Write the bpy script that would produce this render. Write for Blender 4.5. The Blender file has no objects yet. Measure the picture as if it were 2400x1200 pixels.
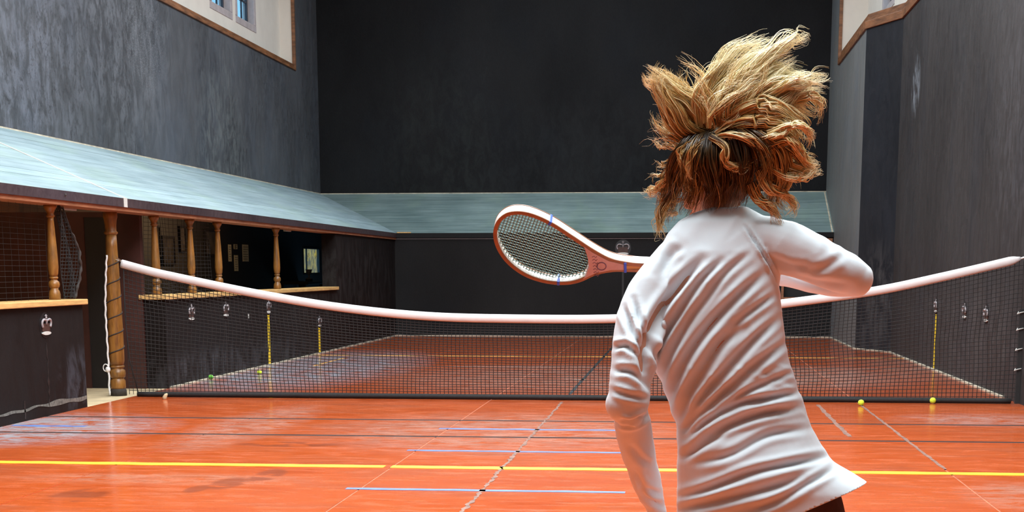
import bpy, bmesh, math, random
import numpy as np
from mathutils import Vector, Matrix, noise
S = bpy.context.scene
C = S.collection
PI = math.pi
random.seed(7); rng = np.random.default_rng(7)

# ------------------------------------------------------------------ camera
F, CX, CY, CAMH = 3554.97, 1257.96, 1269.03, 1.394
YAW, PITCH = -0.0944, 0.1773
fw = Vector((math.sin(YAW)*math.cos(PITCH), math.cos(YAW)*math.cos(PITCH), -math.sin(PITCH)))
rt = Vector((math.cos(YAW), -math.sin(YAW), 0))
dn = fw.cross(rt)
cam = bpy.data.cameras.new('camera'); co = bpy.data.objects.new('camera', cam); C.objects.link(co)
cam.sensor_width = 36; cam.lens = F/2400*36
cam.shift_x = (1200-CX)/2400; cam.shift_y = (CY-600)/2400
cam.clip_start = 0.05; cam.clip_end = 200
M = Matrix((rt, -dn, -fw)).transposed().to_4x4(); M.translation = (0, 0, CAMH)
co.matrix_world = M
S.camera = co
RM = np.array([rt, dn, fw])
def at(u, v, Y):
    """surveyed point at distance Y down the court (metres) from its bearing in the 2400x1200 photograph"""
    d = fw + rt*((u-CX)/F) + dn*((v-CY)/F)
    k = Y/d.y
    return Vector((d.x*k, Y, CAMH+d.z*k))
def to_uv(P):
    Q = (np.asarray(P)-np.array([0, 0, CAMH]))@RM.T
    return CX+F*Q[:, 0]/Q[:, 2], CY+F*Q[:, 1]/Q[:, 2]

# ------------------------------------------------------------------ world, lights, exposure
S.view_settings.view_transform = 'Standard'; S.view_settings.look = 'None'
S.view_settings.gamma = 1; S.view_settings.exposure = 0.0; S.view_settings.use_curve_mapping = False
W_ = bpy.data.worlds.new('sky'); S.world = W_; W_.use_nodes = True
bg = W_.node_tree.nodes['Background']; bg.inputs[0].default_value = (0.30, 0.66, 1.0, 1); bg.inputs[1].default_value = 1.3
def area(name, loc, sx, sy, power, col, rot=(0, 0, 0)):
    L = bpy.data.lights.new(name, 'AREA'); L.shape = 'RECTANGLE'; L.size = sx; L.size_y = sy
    L.energy = power; L.color = col
    o = bpy.data.objects.new(name, L); C.objects.link(o); o.location = loc; o.rotation_euler = rot
    return o
area('skylight_service', (-0.6, 7.0, 9.0), 6.5, 9.8, 2800, (0.95, 0.985, 1.0))
area('skylight_net', (-2.0, 18.0, 9.0), 6.5, 10, 1400, (0.97, 0.99, 1.0))
area('skylight_hazard', (-2.0, 28.5, 9.0), 6.5, 7, 420, (1.0, 0.985, 0.96))
S.cycles.max_bounces = 6; S.cycles.diffuse_bounces = 4; S.cycles.glossy_bounces = 3
S.cycles.transparent_max_bounces = 8

# ------------------------------------------------------------------ dimensions
XL, XR, XN = -6.088, 3.562, 3.093          # left wall, right wall, narrow right wall beyond the tambour
YN, YE = 16.45, 32.35                       # net, end wall
HE, PW, HT = 2.155, 2.063, 3.071            # penthouse edge height, depth, top height
XU, YU = XL-PW, YE+PW
ZC = 9.2

# ------------------------------------------------------------------ materials
class NT:
    def __init__(s, name):
        s.m = bpy.data.materials.new(name); s.m.use_nodes = True
        s.t = s.m.node_tree; s.b = s.t.nodes['Principled BSDF']; s.n = s.t.nodes; s.l = s.t.links
        s.co = s.n.new('ShaderNodeTexCoord')
        s.g = s.n.new('ShaderNodeNewGeometry')
    def pos(s): return s.g.outputs['Position']
    def scale(s, v, sc, loc=(0, 0, 0)):
        m = s.n.new('ShaderNodeMapping'); m.inputs['Scale'].default_value = sc; m.inputs['Location'].default_value = loc
        s.l.new(v, m.inputs['Vector']); return m.outputs[0]
    def noise(s, v, scale, detail=4, rough=.6, dist=0):
        n = s.n.new('ShaderNodeTexNoise'); n.inputs['Scale'].default_value = scale; n.inputs['Detail'].default_value = detail
        n.inputs['Roughness'].default_value = rough; n.inputs['Distortion'].default_value = dist
        s.l.new(v, n.inputs['Vector']); return n.outputs['Fac']
    def ramp(s, f, stops):
        r = s.n.new('ShaderNodeValToRGB'); cr = r.color_ramp
        while len(cr.elements) < len(stops): cr.elements.new(.5)
        for e, (p, c) in zip(cr.elements, stops):
            e.position = p; e.color = (c, c, c, 1) if isinstance(c, (int, float)) else (*c, 1)
        s.l.new(f, r.inputs[0]); return r.outputs[0]
    def math(s, op, a, b=None):
        m = s.n.new('ShaderNodeMath'); m.operation = op
        for i, x in enumerate((a, b)):
            if x is None: continue
            if isinstance(x, (int, float)): m.inputs[i].default_value = x
            else: s.l.new(x, m.inputs[i])
        return m.outputs[0]
    def mix(s, f, a, b, mode='MIX'):
        m = s.n.new('ShaderNodeMix'); m.data_type = 'RGBA'; m.blend_type = mode
        for i, x in ((0, f), (6, a), (7, b)):
            if isinstance(x, (int, float)): m.inputs[i].default_value = x
            elif isinstance(x, tuple): m.inputs[i].default_value = (*x, 1)
            else: s.l.new(x, m.inputs[i])
        return m.outputs[2]
    def spot(s, c, r, power=1.0):
        """soft worn patch centred at c with radii r (a mark with a shape of its own)"""
        v = s.n.new('ShaderNodeVectorMath'); v.operation = 'SUBTRACT'; s.l.new(s.pos(), v.inputs[0]); v.inputs[1].default_value = c
        w = s.n.new('ShaderNodeVectorMath'); w.operation = 'DIVIDE'; s.l.new(v.outputs[0], w.inputs[0]); w.inputs[1].default_value = r
        ln = s.n.new('ShaderNodeVectorMath'); ln.operation = 'LENGTH'; s.l.new(w.outputs[0], ln.inputs[0])
        q = s.math('SUBTRACT', 1.0, ln.outputs['Value']); q = s.math('MAXIMUM', q, 0.0)
        return s.math('MINIMUM', s.math('MULTIPLY', q, 2.0*power), 1.0)
    def bump(s, h, strength=.3, dist=.02):
        b = s.n.new('ShaderNodeBump'); b.inputs['Strength'].default_value = strength; b.inputs['Distance'].default_value = dist
        s.l.new(h, b.inputs['Height']); s.l.new(b.outputs[0], s.b.inputs['Normal'])
    def col(s, x):
        if isinstance(x, tuple): s.b.inputs['Base Color'].default_value = (*x, 1)
        else: s.l.new(x, s.b.inputs['Base Color'])
    def rough(s, x):
        if isinstance(x, (int, float)): s.b.inputs['Roughness'].default_value = x
        else: s.l.new(x, s.b.inputs['Roughness'])
def flat(name, c, rough=.6, var=.15, scale=20, metal=0, streak=(1, 1, 1), bump=0.0):
    k = NT(name); f = k.noise(k.scale(k.pos(), streak), scale)
    a = tuple(x*(1-var) for x in c); b = tuple(min(1, x*(1+var)) for x in c)
    k.col(k.ramp(f, [(.3, a), (.7, b)])); k.rough(rough); k.b.inputs['Metallic'].default_value = metal
    if bump: k.bump(f, bump)
    return k.m

def black_wall(name, base, light, amount, streak=(3.0, 3.0, 1.5), seed=0, spots=(), rough=(.42, .7), flecks=True, spec=.3):
    k = NT(name); p = k.pos()
    big = k.noise(k.scale(p, (.5, .5, .28), (seed, 0, 0)), 1.2, 4, .55)
    st = k.noise(k.scale(p, streak, (seed, 3, 1)), 1.6, 8, .72, .6)
    fine = k.noise(k.scale(p, (9, 9, 4.5)), 4.5, 6, .75)
    f = k.math('ADD', k.math('MULTIPLY', big, .5), k.math('ADD', k.math('MULTIPLY', st, .30), k.math('MULTIPLY', fine, .26)))
    c = k.ramp(f, [(.34, base), (.62, tuple(base[i]*(1-amount)+light[i]*amount for i in range(3))), (.86, light)])
    tint = k.noise(k.scale(p, (.8, .8, .5), (9, seed, 0)), 1.1, 2)
    c = k.mix(k.ramp(tint, [(.48, 0.0), (.68, .45)]), c, k.mix(1.0, c, (.84, .95, 1.12), 'MULTIPLY'))
    for (cc, r, s_, colr) in spots:
        e = k.math('MULTIPLY', k.spot(cc, r), k.ramp(st, [(.44, 0.0), (.60, 1.0)]))
        c = k.mix(k.math('MULTIPLY', e, s_), c, colr)
    if flecks == 'L':
        fk = k.noise(k.scale(p, (12, 12, 8)), 5, 3, .8)
        e = k.math('MULTIPLY', k.ramp(fk, [(.58, 0.0), (.64, 1.0)]), k.spot((XU, 23.3, 4.85), (2, 1.1, 1.0)))
        c = k.mix(k.math('MULTIPLY', e, .55), c, (.42, .46, .48))
        fk = k.noise(k.scale(p, (3, 3, 2)), 4, 6, .8)
        c = k.mix(k.math('MULTIPLY', k.ramp(fk, [(.52, 0.0), (.60, .75)]), k.ramp(big, [(.46, 1.0), (.56, 0.0)])), c, base)
    if flecks:
        fl = k.noise(k.scale(p, (14, 14, 5)), 4, 3, .8)
        e = k.math('MULTIPLY', k.ramp(fl, [(.70, 0.0), (.76, 1.0)]), k.ramp(big, [(.5, 0.0), (.6, .7)]))
        c = k.mix(k.math('MULTIPLY', e, .5), c, (.35, .38, .42))
    k.col(c); k.rough(k.ramp(st, [(.3, rough[0]), (.7, rough[1])])); k.bump(fine, .25, .01)
    k.b.inputs['Specular IOR Level'].default_value = spec
    return k.m
M_upL = black_wall('worn_slate_paint', (.036, .038, .042), (.125, .135, .148), .6, seed=2, flecks='L',
    spots=[((XU, 22.5, 5.0), (2, 2.2, 2.2), .3, (.22, .24, .27)), ((XU, 17.5, 4.2), (2, 4, 2.5), .35, (.2, .22, .27)),
           ((XU, 27.0, 3.3), (2, 1.6, 2.2), .3, (.20, .23, .22))])
M_loL = black_wall('gallery_black_paint', (.0065, .0042, .0038), (.022, .017, .016), .4, seed=5, flecks=False, spec=.12, rough=(.55, .8),
    spots=[((XL, 14.9, .3), (1, .55, .38), .35, (.09, .10, .125)), ((XL, 20, .12), (1, 6, .34), .35, (.10, .10, .11)),
           ((XL, 26.5, 1.2), (1, 7, .9), .15, (.09, .09, .09))])
M_end = black_wall('fresh_black_paint', (.0045, .0045, .005), (.030, .031, .032), .4, seed=11, flecks=False, spec=.10, rough=(.6, .8),
    spots=[((-5.5, YU, 4.0), (1.6, 1, 2.4), .22, (.03, .036, .033)), ((-2.5, YU, 3.6), (3.4, 1, 1.8), .18, (.03, .034, .034))])
M_endlo = black_wall('hazard_black_paint', (.0085, .0080, .0082), (.030, .029, .028), .4, seed=14, flecks=False, spec=.12, rough=(.6, .8))
M_R = black_wall('main_wall_paint', (.025, .0225, .022), (.072, .068, .067), .5, seed=21, spec=.2,
    spots=[((XR, 24.9, 4.2), (1, .5, .5), .9, (.22, .25, .28)), ((XR, 17, 3.0), (1, 2, 1.6), .12, (.12, .13, .16)),
           ((XR, 20, .6), (1, 5, .8), .3, (.10, .09, .09))], streak=(4.5, 4.5, 2.2))
M_Rn = black_wall('narrow_wall_lit_paint', (.13, .135, .13), (.22, .225, .22), .5, seed=31, streak=(4.5, 4.5, 1.0), flecks=False)  # paler base: grazing light on this wall is put into its colour
M_tamb = black_wall('tambour_paint', (.010, .011, .014), (.045, .047, .052), .4, seed=41, flecks=False, spec=.15,
    spots=[((3.3, 27, .8), (1, 1, 1.2), .5, (.09, .085, .085))])
M_cream = flat('cream_plaster', (.72, .68, .60), .85, .05, 2.0)
M_stone = flat('window_stone', (.42, .38, .38), .8, .15, 6)
M_ledge = flat('ledge_timber', (.20, .085, .035), .5, .55, 5, streak=(.6, .6, 3), bump=.2)
M_oak = flat('gallery_oak', (.44, .22, .055), .42, .35, 9, streak=(3, .6, 3))
M_sill = flat('sill_oak', (.62, .38, .14), .45, .25, 7, streak=(6, .6, 6))
M_post = NT('turned_oak'); k = M_post
f1 = k.noise(k.scale(k.pos(), (7, 7, .9)), 5, 6, .65, .6); f2 = k.noise(k.scale(k.pos(), (2, 2, 1.2)), 2.5, 3)
k.col(k.mix(k.ramp(f2, [(.45, 0.0), (.7, .6)]), k.ramp(f1, [(.3, (.13, .048, .010)), (.55, (.27, .115, .022)), (.75, (.36, .17, .04))]), (.08, .05, .02)))
k.rough(.38); k.bump(f1, .15, .005); M_post = k.m
M_fascia = black_wall('fascia_paint', (.022, .012, .015), (.085, .058, .062), .5, seed=51, flecks=False, streak=(9, 9, 9))
M_soffit = flat('soffit_timber', (.30, .12, .055), .6, .3, 8, streak=(3, .5, 3))
def slate(name, base, light, along, seed):
    k = NT(name); p = k.pos()
    sc = (.35, 5, 5) if along == 'X' else (3.2, .3, 6)
    a = k.noise(k.scale(p, sc, (seed, 1, 2)), 2.6, 7, .66, .3)
    b = k.noise(k.scale(p, (.6, .45, .6)), 1.3, 4)
    f = k.math('ADD', k.math('MULTIPLY', a, .62), k.math('MULTIPLY', b, .42))
    oi = k.n.new('ShaderNodeObjectInfo')
    c = k.ramp(f, [(.36, base), (.52, tuple((base[i]+light[i])/2 for i in range(3))), (.68, light)])
    v = k.ramp(oi.outputs['Random'], [(0, .90), (1, 1.06)])
    c = k.mix(1.0, c, v, 'MULTIPLY')
    g = k.noise(k.scale(p, (1.2, .5, 1), (4, 4, 4)), 1.2, 3)
    c = k.mix(k.ramp(g, [(.5, 0.0), (.68, .5)]), c, k.mix(1.0, c, (1.05, 1.08, .86), 'MULTIPLY'))
    k.col(c); k.rough(.5); k.bump(a, .12, .01); return k.m
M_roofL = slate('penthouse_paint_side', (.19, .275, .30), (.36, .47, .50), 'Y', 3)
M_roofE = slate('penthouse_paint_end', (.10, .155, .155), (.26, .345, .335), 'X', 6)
# floor
def floor_mat():
    k = NT('red_court_floor'); p = k.pos()
    a = k.noise(k.scale(p, (.55, 1.5, 1)), 1.3, 5, .6, .4)
    b = k.noise(k.scale(p, (1.3, 4.2, 1), (5, 2, 0)), 2.2, 7, .7, .5)
    oi = k.n.new('ShaderNodeObjectInfo')
    c = k.ramp(a, [(.35, (.44, .068, .011)), (.5, (.50, .086, .016)), (.66, (.41, .082, .025))])
    c = k.mix(1.0, c, k.ramp(oi.outputs['Random'], [(0, .94), (1, 1.05)]), 'MULTIPLY')
    w = k.ramp(b, [(.50, 0.0), (.68, 1.0)])
    c = k.mix(k.math('MULTIPLY', w, .20), c, (.50, .25, .16))
    farw = k.n.new('ShaderNodeSeparateXYZ'); k.l.new(p, farw.inputs[0])
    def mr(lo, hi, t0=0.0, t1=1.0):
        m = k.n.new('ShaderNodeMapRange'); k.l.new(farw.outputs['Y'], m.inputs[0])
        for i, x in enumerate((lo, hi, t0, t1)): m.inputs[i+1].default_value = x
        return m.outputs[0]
    # hazard side coloured darker: the light's falloff is put into the floor colour
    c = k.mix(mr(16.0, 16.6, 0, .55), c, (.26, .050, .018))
    b2 = k.noise(k.scale(p, (1.2, 2.6, 1), (1, 7, 0)), 3.2, 8, .75, .8)
    wr = k.ramp(b2, [(.40, 0.0), (.56, 1.0)])
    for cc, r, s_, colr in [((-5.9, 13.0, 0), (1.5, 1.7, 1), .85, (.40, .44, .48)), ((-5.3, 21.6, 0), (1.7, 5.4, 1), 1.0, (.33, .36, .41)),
                            ((-1.6, 13.2, 0), (1.9, 2.0, 1), .5, (.46, .30, .24)), ((-1.2, 20.0, 0), (3.2, 3.2, 1), .5, (.40, .27, .22)),
                            ((2.9, 14.6, 0), (1.0, .8, 1), .5, (.50, .36, .32)), ((1.8, 20.4, 0), (1.4, 2.6, 1), .6, (.42, .30, .25)),
                            ((3.4, 22.5, 0), (.9, 3.5, 1), .5, (.40, .24, .19)), ((-3.9, 13.5, 0), (.5, 2.4, 1), .5, (.5, .33, .27)),
                            ((2.2, 9.6, 0), (.5, .8, 1), .6, (.42, .22, .16)), ((-3.5, 9.9, 0), (1.2, .35, 1), .5, (.48, .24, .16))]:
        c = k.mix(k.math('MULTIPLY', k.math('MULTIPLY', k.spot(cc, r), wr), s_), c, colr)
    d = k.noise(k.scale(p, (1.2, 2.2, 1), (3, 3, 3)), 2.4, 4, .5)
    st = k.ramp(d, [(.44, 0.0), (.48, 1.0)])
    for cc, r in [((-2.82, 10.15, 0), (.12, .42, 1)), ((-2.98, 9.72, 0), (.13, .34, 1)), ((-3.1, 9.45, 0), (.08, .2, 1)), ((-3.15, 12.0, 0), (.5, .22, 1)), ((-3.75, 9.1, 0), (.2, .35, 1))]:
        c = k.mix(k.math('MULTIPLY', k.math('MULTIPLY', k.spot(cc, r, 1.6), st), .75), c, (.24, .05, .02))
    s2 = k.noise(k.scale(p, (2.2, 16, 1), (0, 6, 0)), 1.6, 5, .7)
    c = k.mix(k.math('MULTIPLY', k.ramp(s2, [(.66, 0.0), (.72, 1.0)]), .35), c, (.68, .36, .26))
    k.col(c); k.rough(k.ramp(b, [(.3, .10), (.7, .27)])); k.bump(b, .05, .004)
    k.b.inputs['Specular IOR Level'].default_value = .36
    return k.m
M_floor = floor_mat()
M_grout = flat('floor_joint', (.42, .13, .06), .8, .3, 12)
M_jointd = flat('expansion_joint', (.018, .007, .006), .95, .3, 12)
M_yellow = flat('yellow_line_paint', (.90, .62, .03), .4, .12, 5)
M_yellowold = flat('old_yellow_line_paint', (.62, .32, .07), .5, .4, 2.2)
M_blue = flat('blue_line_paint', (.11, .18, .42), .45, .25, 6)
M_blackline = flat('black_line_paint', (.012, .01, .01), .5, .3, 9)
M_worngrey = flat('worn_grey_line', (.20, .10, .07), .7, .5, 14)
M_edge = flat('pale_floor_edge', (.50, .44, .33), .7, .35, 6)
M_creamstone = flat('cream_stone', (.55, .43, .26), .55, .25, 3)
M_galwall = flat('gallery_panelling', (.085, .028, .014), .6, .4, 3, streak=(1, 2, 1))
M_galblack = flat('dark_gallery_wall', (.010, .008, .008), .6, .3, 3)
M_partition = flat('maroon_partition', (.050, .014, .010), .6, .3, 3)
M_net = flat('black_net_cord', (.012, .011, .011), .8, .3, 30)
M_rope = flat('black_rope', (.03, .022, .018), .8, .4, 60)
M_ropew = flat('white_rope', (.72, .70, .68), .8, .15, 60)
M_tape = flat('white_net_tape', (.66, .63, .62), .75, .05, 9, bump=.1)
M_ball = flat('ball_felt', (.62, .78, .04), .9, .15, 80, bump=.4)
M_ballg = flat('green_ball_felt', (.12, .42, .04), .9, .15, 80)
M_seam = flat('ball_seam', (.75, .78, .6), .8, .1, 50)
M_ivory = flat('ivory_paint', (.55, .54, .50), .6, .12, 40)
M_silver = flat('silver_grey_paint', (.30, .27, .275), .5, .15, 40)
M_cap = flat('maroon_paint', (.055, .022, .015), .6, .3, 30)
M_badge = flat('badge_black', (.008, .007, .008), .4, .2, 20)
M_paper = flat('notice_paper', (.62, .60, .46), .8, .1, 9)
M_print = flat('print_ink', (.10, .10, .09), .8, .2, 9)
M_picframe = flat('black_picture_frame', (.012, .009, .008), .35, .2, 9)
M_photo = flat('dim_picture', (.045, .038, .034), .3, .6, 6)
M_steel = flat('steel', (.6, .6, .6), .35, .1, 30, metal=.8)
M_sash = flat('window_lead', (.03, .035, .05), .5, .1, 9)
def glass(name):
    k = NT(name); t = k.n.new('ShaderNodeBsdfTransparent'); t.inputs[0].default_value = (.92, .96, .96, 1)
    g = k.n.new('ShaderNodeBsdfGlossy'); g.inputs['Roughness'].default_value = .05
    m = k.n.new('ShaderNodeMixShader'); m.inputs[0].default_value = .08
    k.l.new(t.outputs[0], m.inputs[1]); k.l.new(g.outputs[0], m.inputs[2])
    k.l.new(m.outputs[0], k.n['Material Output'].inputs['Surface']); return k.m
M_glass = glass('window_glass')
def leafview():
    k = NT('glowing_foliage_beyond'); f = k.noise(k.scale(k.pos(), (1, 7, 1.6)), 2.2, 7, .75, .6)
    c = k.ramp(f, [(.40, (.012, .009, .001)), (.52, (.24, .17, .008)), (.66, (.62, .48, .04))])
    k.col((0, 0, 0)); k.l.new(c, k.b.inputs['Emission Color']); k.b.inputs['Emission Strength'].default_value = 1.0; return k.m  # leaves glow by themselves, sunlight put in as emission
M_leaf = leafview()

# ------------------------------------------------------------------ mesh helpers
def mesh(name, verts, faces, mat, parent=None, smooth=False, mats=None, fmat=None):
    me = bpy.data.meshes.new(name); me.from_pydata([tuple(v) for v in verts], [], faces); me.update()
    for m in (mats or [mat]): me.materials.append(m)
    if fmat is not None: me.polygons.foreach_set('material_index', fmat)
    if smooth: me.polygons.foreach_set('use_smooth', [True]*len(me.polygons))
    o = bpy.data.objects.new(name, me); C.objects.link(o)
    if parent is not None: o.parent = parent; o.matrix_parent_inverse = parent.matrix_world.inverted() if False else Matrix.Identity(4)
    return o
class MB:
    def __init__(s): s.v = []; s.f = []
    def add(s, vs, fs):
        n = len(s.v); s.v += [Vector(v) for v in vs]; s.f += [tuple(i+n for i in f) for f in fs]; return s
    def box(s, a, b):
        x0, y0, z0 = a; x1, y1, z1 = b
        return s.add([(x0,y0,z0),(x1,y0,z0),(x1,y1,z0),(x0,y1,z0),(x0,y0,z1),(x1,y0,z1),(x1,y1,z1),(x0,y1,z1)],
              [(0,3,2,1),(4,5,6,7),(0,1,5,4),(1,2,6,5),(2,3,7,6),(3,0,4,7)])
    def hexa(s, p):   # 8 points: bottom quad then top quad
        return s.add(p, [(0,3,2,1),(4,5,6,7),(0,1,5,4),(1,2,6,5),(2,3,7,6),(3,0,4,7)])
    def prism(s, poly, z0, z1):
        n = len(poly)
        return s.add([(x, y, z0) for x, y in poly]+[(x, y, z1) for x, y in poly],
              [tuple(range(n))[::-1], tuple(range(n, 2*n))]+[(i, (i+1) % n, (i+1) % n+n, i+n) for i in range(n)])
    def lathe(s, prof, c=(0, 0, 0), seg=20):
        vs = []; fs = []
        for r, z in prof:
            for j in range(seg):
                a = 2*PI*j/seg; vs.append((c[0]+r*math.cos(a), c[1]+r*math.sin(a), c[2]+z))
        for i in range(len(prof)-1):
            for j in range(seg):
                k2 = (j+1) % seg; fs.append((i*seg+j, i*seg+k2, (i+1)*seg+k2, (i+1)*seg+j))
        fs.append(tuple(range(seg))[::-1]); fs.append(tuple((len(prof)-1)*seg+j for j in range(seg)))
        return s.add(vs, fs)
    def tube(s, pts, r, seg=8, squash=None, up=(0, 0, 1)):
        pts = [Vector(p) for p in pts]; n = len(pts)
        rs = r if isinstance(r, (list, tuple)) else [r]*n
        vs = []; fs = []; prev = None
        for i, p in enumerate(pts):
            t = (pts[min(i+1, n-1)]-pts[max(i-1, 0)]).normalized()
            if prev is None:
                u = Vector(up); a = (u-t*u.dot(t))
                if a.length < 1e-3: u = Vector((1, 0, 0)); a = (u-t*u.dot(t))
            else: a = prev-t*prev.dot(t)
            a.normalize(); prev = a; b = t.cross(a)
            sq = squash[i] if isinstance(squash, list) else (squash or 1)
            for j in range(seg):
                an = 2*PI*j/seg; vs.append(p+a*(math.cos(an)*rs[i])+b*(math.sin(an)*rs[i]*sq))
        for i in range(n-1):
            for j in range(seg):
                k2 = (j+1) % seg; fs.append((i*seg+j, i*seg+k2, (i+1)*seg+k2, (i+1)*seg+j))
        fs.append(tuple(range(seg))[::-1]); fs.append(tuple((n-1)*seg+j for j in range(seg)))
        return s.add(vs, fs)
    def ell(s, c, r, rot=None, seg=16, rings=10):
        prof = []; vs = []; fs = []
        R_ = rot or Matrix.Identity(3)
        for i in range(rings+1):
            th = PI*i/rings
            for j in range(seg):
                a = 2*PI*j/seg
                v = Vector((r[0]*math.sin(th)*math.cos(a), r[1]*math.sin(th)*math.sin(a), r[2]*math.cos(th)))
                vs.append(Vector(c)+R_@v)
        for i in range(rings):
            for j in range(seg):
                k2 = (j+1) % seg; fs.append((i*seg+j, (i+1)*seg+j, (i+1)*seg+k2, i*seg+k2))
        return s.add(vs, fs)
    def build(s, name, mat, parent=None, smooth=False, bevel=0.0):
        org = parent_origin(parent)
        o = mesh(name, [v-org for v in s.v], s.f, mat, parent, smooth)
        if bevel:
            m = o.modifiers.new('bevel', 'BEVEL'); m.width = bevel; m.segments = 2; m.limit_method = 'ANGLE'
        return o
def parent_origin(p):
    o = Vector((0, 0, 0))
    while p is not None: o = o+p.location; p = p.parent
    return o
def thing(name, label, cat, loc, group=None):
    o = bpy.data.objects.new(name, None); C.objects.link(o); o.location = loc; o.empty_display_size = .1
    o['label'] = label; o['category'] = cat
    if group: o['group'] = group
    return o
def tag(o, label, cat, group=None):
    o['label'] = label; o['category'] = cat
    if group: o['group'] = group
    return o
def struct(o, label=None, cat=None):
    o['kind'] = 'structure'
    if label: o['label'] = label
    if cat: o['category'] = cat
    return o
def copy_tree(o, parent=None):
    c = o.copy(); C.objects.link(c); c.parent = parent
    for ch in [x for x in C.objects if x.parent == o]: copy_tree(ch, c)
    return c
def wall_cells(mb, fixed, ys, zs, holes):
    """slab between x=fixed[0..1]; cells of the y/z grid that are not inside a hole"""
    ycut = sorted(set([ys[0], ys[1]]+[h[i] for h in holes for i in (0, 1)])); zcut = sorted(set([zs[0], zs[1]]+[h[i] for h in holes for i in (2, 3)]))
    for i in range(len(ycut)-1):
        for j in range(len(zcut)-1):
            cy, cz = (ycut[i]+ycut[i+1])/2, (zcut[j]+zcut[j+1])/2
            if any(h[0] < cy < h[1] and h[2] < cz < h[3] for h in holes): continue
            mb.box((fixed[0], ycut[i], zcut[j]), (fixed[1], ycut[i+1], zcut[j+1]))

# ------------------------------------------------------------------ floor
fl = MB().box((XL-.0, -2, -.15), (XR+.0, YE, -.005)).build('floor', M_grout); struct(fl, 'glossy red court floor of large painted slabs', 'floor')
xs = [XL, -4.07, -2.055, 1.875, XR]
ysf = [-2, 1.0, 4.4, 7.9, 10.83, 12.70, 14.11, 16.3, 18.6, 21.2, 24.0, 26.8, 29.6, YE]
wide = {12.70, 14.11}
for i in range(len(xs)-1):
    for j in range(len(ysf)-1):
        g0 = .046 if ysf[j] in wide else .004; g1 = .046 if ysf[j+1] in wide else .004
        x0 = xs[i]+(.007 if i else 0); x1 = xs[i+1]-(.007 if i < len(xs)-2 else 0)
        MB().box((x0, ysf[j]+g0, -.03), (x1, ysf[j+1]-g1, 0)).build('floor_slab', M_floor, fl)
for y in wide: MB().box((XL, y-.046, -.02), (XR, y+.046, -.001)).build('joint_strip', M_jointd, fl)
def strip(x0, x1, y0, y1, mat, name='painted_line', wob=.0, z=.0022, n=40, fr=6):
    vs = []; fs = []; L = max(abs(x1-x0), abs(y1-y0)); horiz = abs(x1-x0) > abs(y1-y0)
    for i in range(n+1):
        t = i/n
        e0 = wob*(noise.noise(Vector((t*L*fr, 1.3, 0)))); e1 = wob*(noise.noise(Vector((t*L*fr, 7.7, 0))))
        if horiz: a, b = (x0+(x1-x0)*t, y0+e0), (x0+(x1-x0)*t, y1+e1)
        else: a, b = (x0+e0, y0+(y1-y0)*t), (x1+e1, y0+(y1-y0)*t)
        vs += [(*a, 0.0004), (*b, 0.0004), (*b, z), (*a, z)]
    for i in range(n):
        for q in range(4):
            r = (q+1) % 4; fs.append((i*4+q, i*4+r, i*4+4+r, i*4+4+q))
    fs += [(3, 2, 1, 0), (n*4, n*4+1, n*4+2, n*4+3)]
    return mesh(name, vs, fs, mat, fl)
strip(XL+.01, -2.11, 10.61, 10.735, M_yellow, wob=.02); strip(-2.06, XR-.01, 10.61, 10.735, M_yellow, wob=.02)
strip(-2.143, -.34, 9.52, 9.59, M_blue, wob=.015); strip(-2.125, -.42, 11.64, 11.71, M_blue, wob=.02); strip(-2.136, -.55, 13.29, 13.37, M_blue, wob=.03)
strip(XL+.05, -5.35, 13.18, 13.28, M_blue, wob=.05)
strip(XL+.02, XR-.02, 24.72, 24.86, M_yellowold, wob=.04); strip(-4.4, XR-.02, 22.02, 22.12, M_worngrey, wob=.1)
strip(-1.5, -1.2, 19.5, 19.6, M_worngrey, wob=.1)
strip(-1.275, -1.235, 17.2, YE-.05, M_blackline, wob=.01)
strip(-1.270, -1.246, 8.0, 16.2, M_worngrey, 'worn_line', wob=.022, n=420, fr=14)
strip(1.41, 1.45, 13.0, 16.1, M_worngrey, 'worn_line', wob=.015, n=60)
strip(1.862, 1.888, 10.9, 16.2, M_worngrey, 'worn_line', wob=.01, n=80)
strip(-5.4, -5.36, 22.0, 24.0, M_yellowold, wob=.01)

# ------------------------------------------------------------------ left side: gallery walls under the penthouse
WT = .25
wl = MB()
wl.box((XL-WT, -2, -.15), (XL, 15.14, 1.045)).box((XL-WT, 17.65, -.15), (XL, YE, 1.045))
wl.box((XL-WT, 26.73, 1.045), (XL, YE, 2.02))
wl = wl.build('wall_left', M_loL); struct(wl, 'low black gallery wall along the left side', 'wall')
# rough pale line near the foot of the near wall
def wall_mark(y0, y1, z0, z1, mat, parent, x=XL, side=1, name='painted_line', wob=0, n=16):
    vs = []; fs = []; t = .003*side
    vert = abs(z1-z0) > abs(y1-y0)
    for i in range(n+1):
        s_ = i/n; e0 = wob*noise.noise(Vector((s_*9, 3.1, y0))); e1 = wob*noise.noise(Vector((s_*9, 8.1, y0)))
        if vert: a, b = (y0+e0, z0+(z1-z0)*s_), (y1+e1, z0+(z1-z0)*s_)
        else: a, b = (y0+(y1-y0)*s_, z0+e0), (y0+(y1-y0)*s_, z1+e1)
        vs += [(x, *a), (x, *b), (x+t, *b), (x+t, *a)]
    for i in range(n):
        for q in range(4): r = (q+1) % 4; fs.append((i*4+q, i*4+r, i*4+4+r, i*4+4+q))
    fs += [(3, 2, 1, 0), (n*4, n*4+1, n*4+2, n*4+3)]
    return mesh(name, vs, fs, mat, parent)
M_scuff = flat('plaster_scuff', (.12, .115, .10), .8, .5, 25)
wall_mark(11.0, 15.13, .090, .118, M_scuff, wl, name='plaster_scuff', wob=.05, n=70)
wall_mark(14.19, 14.21, .08, .70, M_blackline, wl, wob=.03, n=30)
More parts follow.
